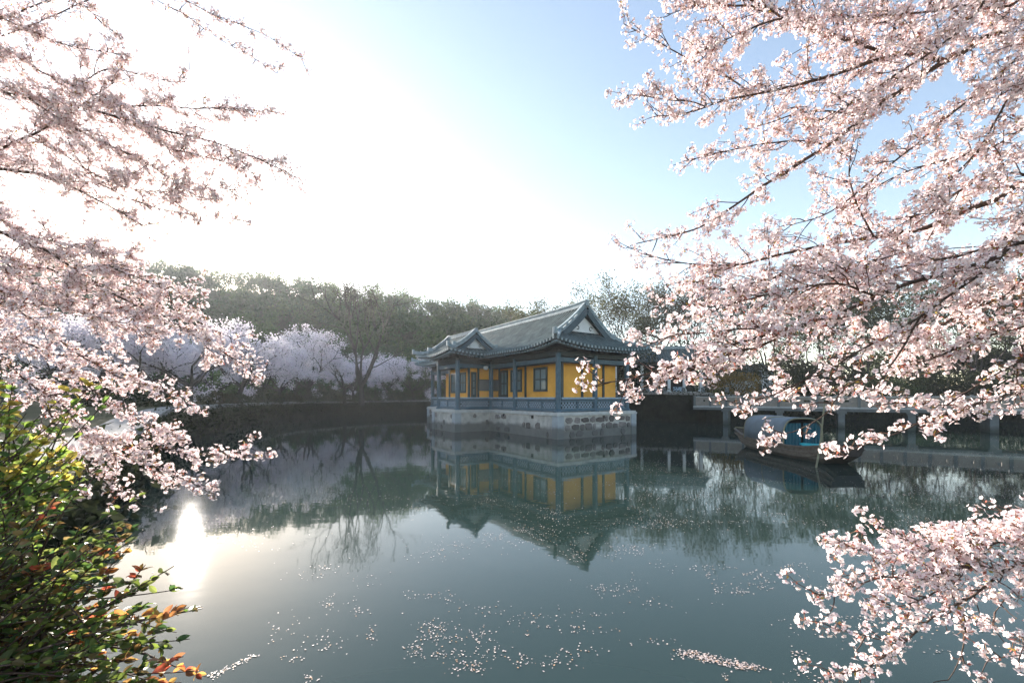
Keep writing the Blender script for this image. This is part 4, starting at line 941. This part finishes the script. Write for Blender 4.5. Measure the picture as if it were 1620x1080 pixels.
# ------------------------------------------------------------------ near cherry tree on the left
T = NearTree('white cherry tree with thin drooping boughs in front of the low sun', [(-6.9, 4.0, .4, .24), (-6.8, 4.0, 1.4, .21), (-6.6, 4.1, 2.6, .18), (-6.5, 4.2, 4.0, .14), (-6.3, 4.3, 5.4, .09), (-6.1, 4.4, 6.6, .05)], 3, (1, 1, 1))
T.limb('L1', [(-30, 142), (40, 155), (90, 159), (115, 165), (150, 175), (210, 193), (270, 210), (335, 225), (400, 250), (462, 277)], 4.4, 4.0, .022, .003, dens=1.27)
T.limb('L2', [(-30, 62), (60, 110), (120, 138), (170, 160), (200, 167), (250, 167), (310, 170), (370, 169), (432, 177)], 4.3, 4.1, .013, .003, dens=1.19, tl=(.1, .34))
T.limb('L3', [(-30, 252), (25, 225), (60, 210), (110, 180), (150, 150), (190, 125)], 4.2, 4.2, .018, .004, dens=1.53)
T.limb('L4', [(-40, 268), (55, 274), (93, 288), (123, 300), (151, 315), (194, 337), (235, 362)], 4.2, 4.0, .026, .003, dens=1.27, tl=(.1, .34))
T.limb('L5', [(45, 156), (90, 187), (130, 210), (170, 227), (220, 250), (260, 275), (300, 300)], 4.3, 4.0, .010, .003, parent='L1', dens=1.36)
T.limb('L6', [(60, 225), (110, 250), (160, 280), (210, 298), (270, 302), (330, 296), (380, 300)], 4.2, 4.0, .009, .003, parent='L3', dens=1.36)
T.limb('L7', [(180, -40), (250, 0), (285, 18), (320, 42), (350, 63), (385, 82), (410, 98), (438, 116)], 4.2, 4.0, .008, .002, dens=.9, tl=(.05, .16), join=True)
T.limb('L8', [(230, -30), (300, 3), (340, 22), (370, 33), (400, 45), (430, 60), (455, 76), (476, 91)], 4.2, 4.1, .008, .002, dens=.95, tl=(.05, .14))
T.limb('L9', [(40, -40), (110, 0), (140, 20), (165, 45), (195, 62)], 4.2, 4.1, .008, .003, dens=1.02, tl=(.06, .2))
T.limb('L10', [(-30, 20), (50, 50), (100, 70), (150, 80), (200, 88)], 4.3, 4.2, .010, .003, dens=1.36, tl=(.08, .28))
T.limb('L20', [(210, 193), (260, 232), (310, 245), (370, 262), (400, 275)], 4.2, 4.0, .006, .002, parent='L1', dens=1.36, tl=(.06, .24))
T.limb('L21', [(120, 138), (170, 110), (230, 120), (280, 130), (300, 110)], 4.2, 4.1, .006, .002, parent='L2', dens=0.94, tl=(.06, .2))
T.limb('L22', [(93, 288), (150, 290), (210, 318), (270, 335), (330, 345), (385, 350)], 4.2, 4.0, .006, .002, parent='L4', dens=0.85, tl=(.06, .2))
T.limb('L11', [(-40, 360), (37, 387), (68, 396), (123, 430), (173, 464), (247, 500), (333, 547), (398, 586)], 3.9, 3.7, .024, .003, dens=.8, tl=(.1, .38))
T.limb('L12', [(-40, 428), (40, 427), (75, 425), (110, 440), (160, 452), (200, 468), (240, 482), (290, 497), (345, 522), (378, 540)], 3.9, 3.8, .016, .003, dens=1.0)
T.limb('L13', [(-30, 340), (40, 370), (100, 385), (160, 400), (210, 395)], 4.0, 3.9, .012, .003, dens=1.70)
T.limb('L14', [(120, 428), (165, 420), (190, 430), (230, 445), (270, 465), (320, 490)], 3.9, 3.7, .007, .003, parent='L11', dens=1.0)
T.limb('L16', [(-30, 480), (60, 510), (110, 550), (160, 580), (205, 602), (250, 612), (300, 635)], 3.6, 3.4, .014, .002, dens=1.1, tl=(.08, .3))
T.limb('L16b', [(-30, 460), (40, 480), (110, 490), (180, 510), (240, 520)], 3.7, 3.6, .011, .003, dens=1.5)
T.limb('L18', [(-30, 535), (40, 545), (80, 570), (120, 600), (160, 635), (200, 660), (240, 680), (280, 690)], 3.5, 3.4, .012, .003, dens=1.4, tl=(.1, .3))
T.limb('L15', [(-30, 570), (30, 592), (65, 617), (100, 640), (130, 670), (170, 695), (210, 705), (250, 706), (300, 716), (350, 716), (398, 709)], 3.4, 3.3, .018, .002, dens=1.25, tl=(.08, .28))
T.limb('L17', [(130, 670), (170, 710), (220, 730), (280, 755), (328, 778)], 3.4, 3.2, .008, .002, parent='L15', dens=.9, tl=(.06, .22))
T.limb('L19', [(65, 617), (90, 680), (130, 740), (180, 765), (225, 800)], 3.4, 3.2, .008, .002, parent='L15', dens=.9, tl=(.06, .24))
T.limb('L23', [(-30, 400), (30, 440), (90, 470), (150, 480), (210, 500)], 3.8, 3.7, .010, .003, dens=1.4)
T.finish()

# ------------------------------------------------------------------ shrubs at the lower left
def leaf_mesh(seed, L, wd_):
    rng = np.random.RandomState(seed); m = MB(); k = 5; V = []; 
    for i in range(k + 1):
        t = i / k; w_ = wd_ * math.sin(math.pi * min(1, t * .93 + .05)) ** .8 * (1 if i < k else 0); dr = -.35 * L * t * t
        V += [(-w_, L * t, dr + .30 * w_), (0, L * t, dr), (w_, L * t, dr + .30 * w_)]
    F = []
    for i in range(k): a = i * 3; F += [(a, a + 1, a + 4, a + 3), (a + 1, a + 2, a + 5, a + 4)]
    m.add(V, F); return m
LEAFV = [leaf_mesh(1, .055, .014), leaf_mesh(2, .045, .0145), leaf_mesh(3, .062, .017)]
def leafy_shrub(name, label, base, region, zr, nst, seed, pal, tip_pal, tipf, lpers=26, lsize=1.0, stray=()):
    rng = np.random.RandomState(seed); root = thing(name, label, 'shrub', base); base = np.array(base); st = MB()
    reg = np.array(region, float); LP = []
    def inside(x, y):
        c = False; j = len(reg) - 1
        for i in range(len(reg)):
            if (reg[i, 1] > y) != (reg[j, 1] > y) and x < (reg[j, 0] - reg[i, 0]) * (y - reg[i, 1]) / (reg[j, 1] - reg[i, 1]) + reg[i, 0]: c = not c
            j = i
        return c
    tg = [at(x, y, rng.uniform(*zr)) for x, y in stray]; kk = 0
    while len(tg) < nst:
        x = rng.uniform(reg[:, 0].min(), reg[:, 0].max()); y = rng.uniform(reg[:, 1].min(), reg[:, 1].max())
        if inside(x, y): tg.append(at(x, y, rng.uniform(*zr)))
    for q, t in enumerate(tg):
        b = base + rng.normal(0, .16, 3) * [1, 1, 0]; mid = (b + t) / 2 + rng.normal(0, .08, 3) + [0, 0, .18]
        P = resample(np.array([b, mid, t]), .05); st.tube(P - base, np.linspace(.010, .0018, len(P)), 5, cap=False)
        m_ = len(P); Tn = np.gradient(P, axis=0); Tn /= np.linalg.norm(Tn, axis=1)[:, None]
        newt = rng.rand() < tipf
        for j in range(lpers):
            f = 1 - (rng.rand() ** 1.4) * .62; i = min(int(f * (m_ - 1)), m_ - 1); pr = rng.normal(size=3); pr[2] = abs(pr[2]) * .5; d = Tn[i] * .55 + pr * .55; d /= np.linalg.norm(d)
            col = np.array((tip_pal if (newt and f > .90) else pal)[rng.randint(len(tip_pal if (newt and f > .90) else pal))]) * rng.uniform(.9, 1.6)
            LP.append((P[i], d, lsize * rng.uniform(.6, 1.15), col))
    st.build('stems', M['twig'], root, smooth=True)
    P = np.array([l[0] for l in LP]); D = np.array([l[1] for l in LP]); sc = np.array([l[2] for l in LP]); C = np.array([l[3] for l in LP]); n_ = len(P)
    R0 = frame_from_dir(D, rng.normal(0, 1.2, n_)); R = np.stack([R0[:, :, 0], R0[:, :, 2], -R0[:, :, 1]], -1)    # leaf runs along local y
    fl = R[:, 2, 2] < 0; R[fl, :, 0] *= -1; R[fl, :, 2] *= -1
    var = rng.randint(3, size=n_); vis = in_frame(P, -3, -3); order = np.argsort(np.where(vis, P[:, 1] / sc, 99))
    cache = {}
    for i in order[:300]:
        ck = tuple(np.round(C[i] * 12).astype(int)) + (var[i],)
        if ck not in cache:
            V0 = np.concatenate(LEAFV[var[i]].V); m = MB(); m.add(V0, LEAFV[var[i]].F[0][0], 0, C[i]); cache[ck] = m.mesh('leaf', M['leafy'])
        o = link('leaf', cache[ck], root); o.matrix_local = Matrix.Translation(Vector(P[i] - base)) @ Matrix(R[i].tolist()).to_4x4() @ Matrix.Scale(float(sc[i]), 4)
    mb = MB()
    for v in range(3):
        I = order[300:][var[order[300:]] == v]; V0 = np.concatenate(LEAFV[v].V); F0 = LEAFV[v].F[0][0]; m_ = len(V0)
        V = np.einsum('nij,kj->nki', R[I], V0) * sc[I][:, None, None] + (P[I] - base)[:, None, :]
        mb.add(V.reshape(-1, 3), (F0[None] + (np.arange(len(I)) * m_)[:, None, None]).reshape(-1, 4), 0, np.repeat(C[I], m_, axis=0))
    mb.build('leaves', M['leafy'], root, kind='stuff')
GR = [(.16, .19, .05), (.15, .11, .045), (.09, .15, .03), (.05, .10, .03), (.14, .19, .035), (.10, .12, .045), (.17, .10, .035), (.12, .16, .03)]
RD = [(.40, .09, .05), (.44, .19, .06), (.40, .25, .07), (.30, .13, .06)]
LG = [(.17, .25, .05), (.12, .20, .045), (.22, .29, .06), (.09, .16, .04)]
YL = [(.42, .33, .07), (.36, .27, .06), (.34, .34, .07)]
leafy_shrub('red_tipped_shrub', 'dense dark green shrub with red and orange young leaves by the water', (-2.55, 1.75, .4),
            [(-60, 780), (60, 775), (150, 790), (215, 800), (232, 840), (215, 880), (250, 900), (290, 940), (305, 985), (300, 1040), (290, 1110), (-60, 1110)], (1.5, 2.3), 210, 5, GR, RD, .22, 38, .82,
            [(275, 895), (320, 962), (300, 960), (235, 775), (300, 1010), (312, 1060), (328, 1070), (205, 830), (290, 930)])
leafy_shrub('light_green_shrub', 'light green shrub with yellow young leaves below the white blossom', (-3.5, 2.35, .4),
            [(-60, 600), (20, 595), (55, 640), (60, 690), (120, 690), (165, 735), (130, 775), (80, 790), (-60, 800)], (2.2, 2.9), 130, 6, LG, YL, .4, 28, 1.05,
            [(120, 610), (160, 605), (180, 620), (110, 650), (90, 660), (70, 675), (150, 600), (130, 640)])

# ------------------------------------------------------------------ petals drifting on the water
rs = np.random.RandomState(9); PP = []
def drift(px, py, sx, sy, n_):
    """petals scattered round a picture point, put down on the water surface"""
    x = rs.normal(px, sx, n_); y = rs.normal(py, sy, n_); ok = y > 652; x, y = x[ok], y[ok]; Y = FPX * EYE / (y - HY); PP.append(np.column_stack([(x - CX) / FPX * Y, Y]))
for k in range(60): drift(rs.uniform(640, 1060), rs.uniform(725, 880), rs.uniform(6, 40), rs.uniform(2, 9), rs.randint(10, 55))
for k in range(90): drift(rs.uniform(1000, 1640), rs.uniform(690, 840), rs.uniform(15, 60), rs.uniform(1.5, 5), rs.randint(20, 70))
for k in range(60): drift(rs.uniform(1400, 1640), rs.uniform(690, 790), rs.uniform(15, 60), rs.uniform(1.5, 4), rs.randint(20, 60))
for k in range(40): drift(rs.uniform(330, 680), rs.uniform(680, 800), rs.uniform(8, 40), rs.uniform(1.5, 6), rs.randint(8, 30))
for k in range(45): drift(rs.uniform(420, 1330), rs.uniform(880, 1075), rs.uniform(4, 26), rs.uniform(2, 9), rs.randint(3, 22))
for k in range(16): drift(rs.uniform(640, 960), rs.uniform(950, 1075), rs.uniform(6, 30), rs.uniform(3, 9), rs.randint(14, 40))
for k in range(10): drift(rs.uniform(1100, 1270), rs.uniform(890, 940), rs.uniform(6, 30), rs.uniform(2, 6), rs.randint(14, 40))
for k in range(12): drift(rs.uniform(1330, 1560), rs.uniform(960, 1070), rs.uniform(6, 26), rs.uniform(2, 8), rs.randint(6, 20))
for k in range(7): drift(1085 + k * 17, 1032 + k * 4, 9, 3.0, 55)
for k in range(9): drift(335 + k * 8, 1070 - k * 4, 5, 2, 8)
for k in range(20): drift(rs.uniform(200, 420), rs.uniform(800, 880), 20, 4, 12)
Xp = np.concatenate(PP); Xp = np.vstack([Xp, np.column_stack([rs.uniform(-14, 26, 2500), rs.uniform(3, 33, 2500)])]); n_ = len(Xp)
def clear(P):                                                   # keep off the platform and the boat
    c, s_ = math.cos(-PR), math.sin(-PR); dx, dy = P[:, 0] - PC[0], P[:, 1] - PC[1]; lx, ly = dx * c - dy * s_, dx * s_ + dy * c
    onp = ((lx > -.1) & (lx < W + .1) & (ly > -.1) & (ly < LM + .1)) | ((lx > WX - .1) & (lx < .1) & (ly > WY0 - .1) & (ly < WY1 + .1))
    onb = (np.abs(P[:, 0] - 9.8) < .9) & (np.abs(P[:, 1] - 15) < 3.2)
    return ~(onp | onb)
Xp = Xp[clear(Xp)]; n_ = len(Xp); a = rs.uniform(0, 6.28, n_); s_ = rs.uniform(.004, .0115, n_) * np.clip(.75 + Xp[:, 1] * .035, .9, 1.7)
base = np.array([[-1, 0, 0], [-.1, -.72, .0], [1, -.15, .28], [.75, .2, .25], [-.1, .72, .0]])
c, q = np.cos(a), np.sin(a); R = np.zeros((n_, 3, 3)); R[:, 0, 0] = c; R[:, 0, 1] = -q; R[:, 1, 0] = q; R[:, 1, 1] = c; R[:, 2, 2] = 1
V = np.einsum('nij,kj->nki', R, base) * s_[:, None, None]; V[:, :, :2] += Xp[:, None, :]; V[:, :, 2] += .004
pm = MB(); cc = np.ones((n_, 3)) * rs.uniform(.5, 1.1, (n_, 1)); br_ = rs.rand(n_) < .14; cc[br_] *= [.7, .5, .32]
pm.add(V.reshape(-1, 3), np.arange(n_ * 5).reshape(n_, 5), 0, np.repeat(cc, 5, axis=0))
pm.build('floating_petals', M['petalfloat'], kind='stuff'); print('petals', n_)


# ------------------------------------------------------------------ thin morning haze over the whole place
hz = MB().box((-520, -500, -4.2), (520, 540, 62.0)).build('haze', bpy.data.materials.new('haze_air'), kind='stuff')
hm = hz.data.materials[0]; hm.use_nodes = True; t_ = hm.node_tree; t_.nodes.clear()
vo = t_.nodes.new('ShaderNodeVolumePrincipled'); ou = t_.nodes.new('ShaderNodeOutputMaterial'); t_.links.new(vo.outputs[0], ou.inputs['Volume'])
vo.inputs['Color'].default_value = (.90, .94, 1.0, 1); vo.inputs['Density'].default_value = .0005; vo.inputs['Anisotropy'].default_value = .35
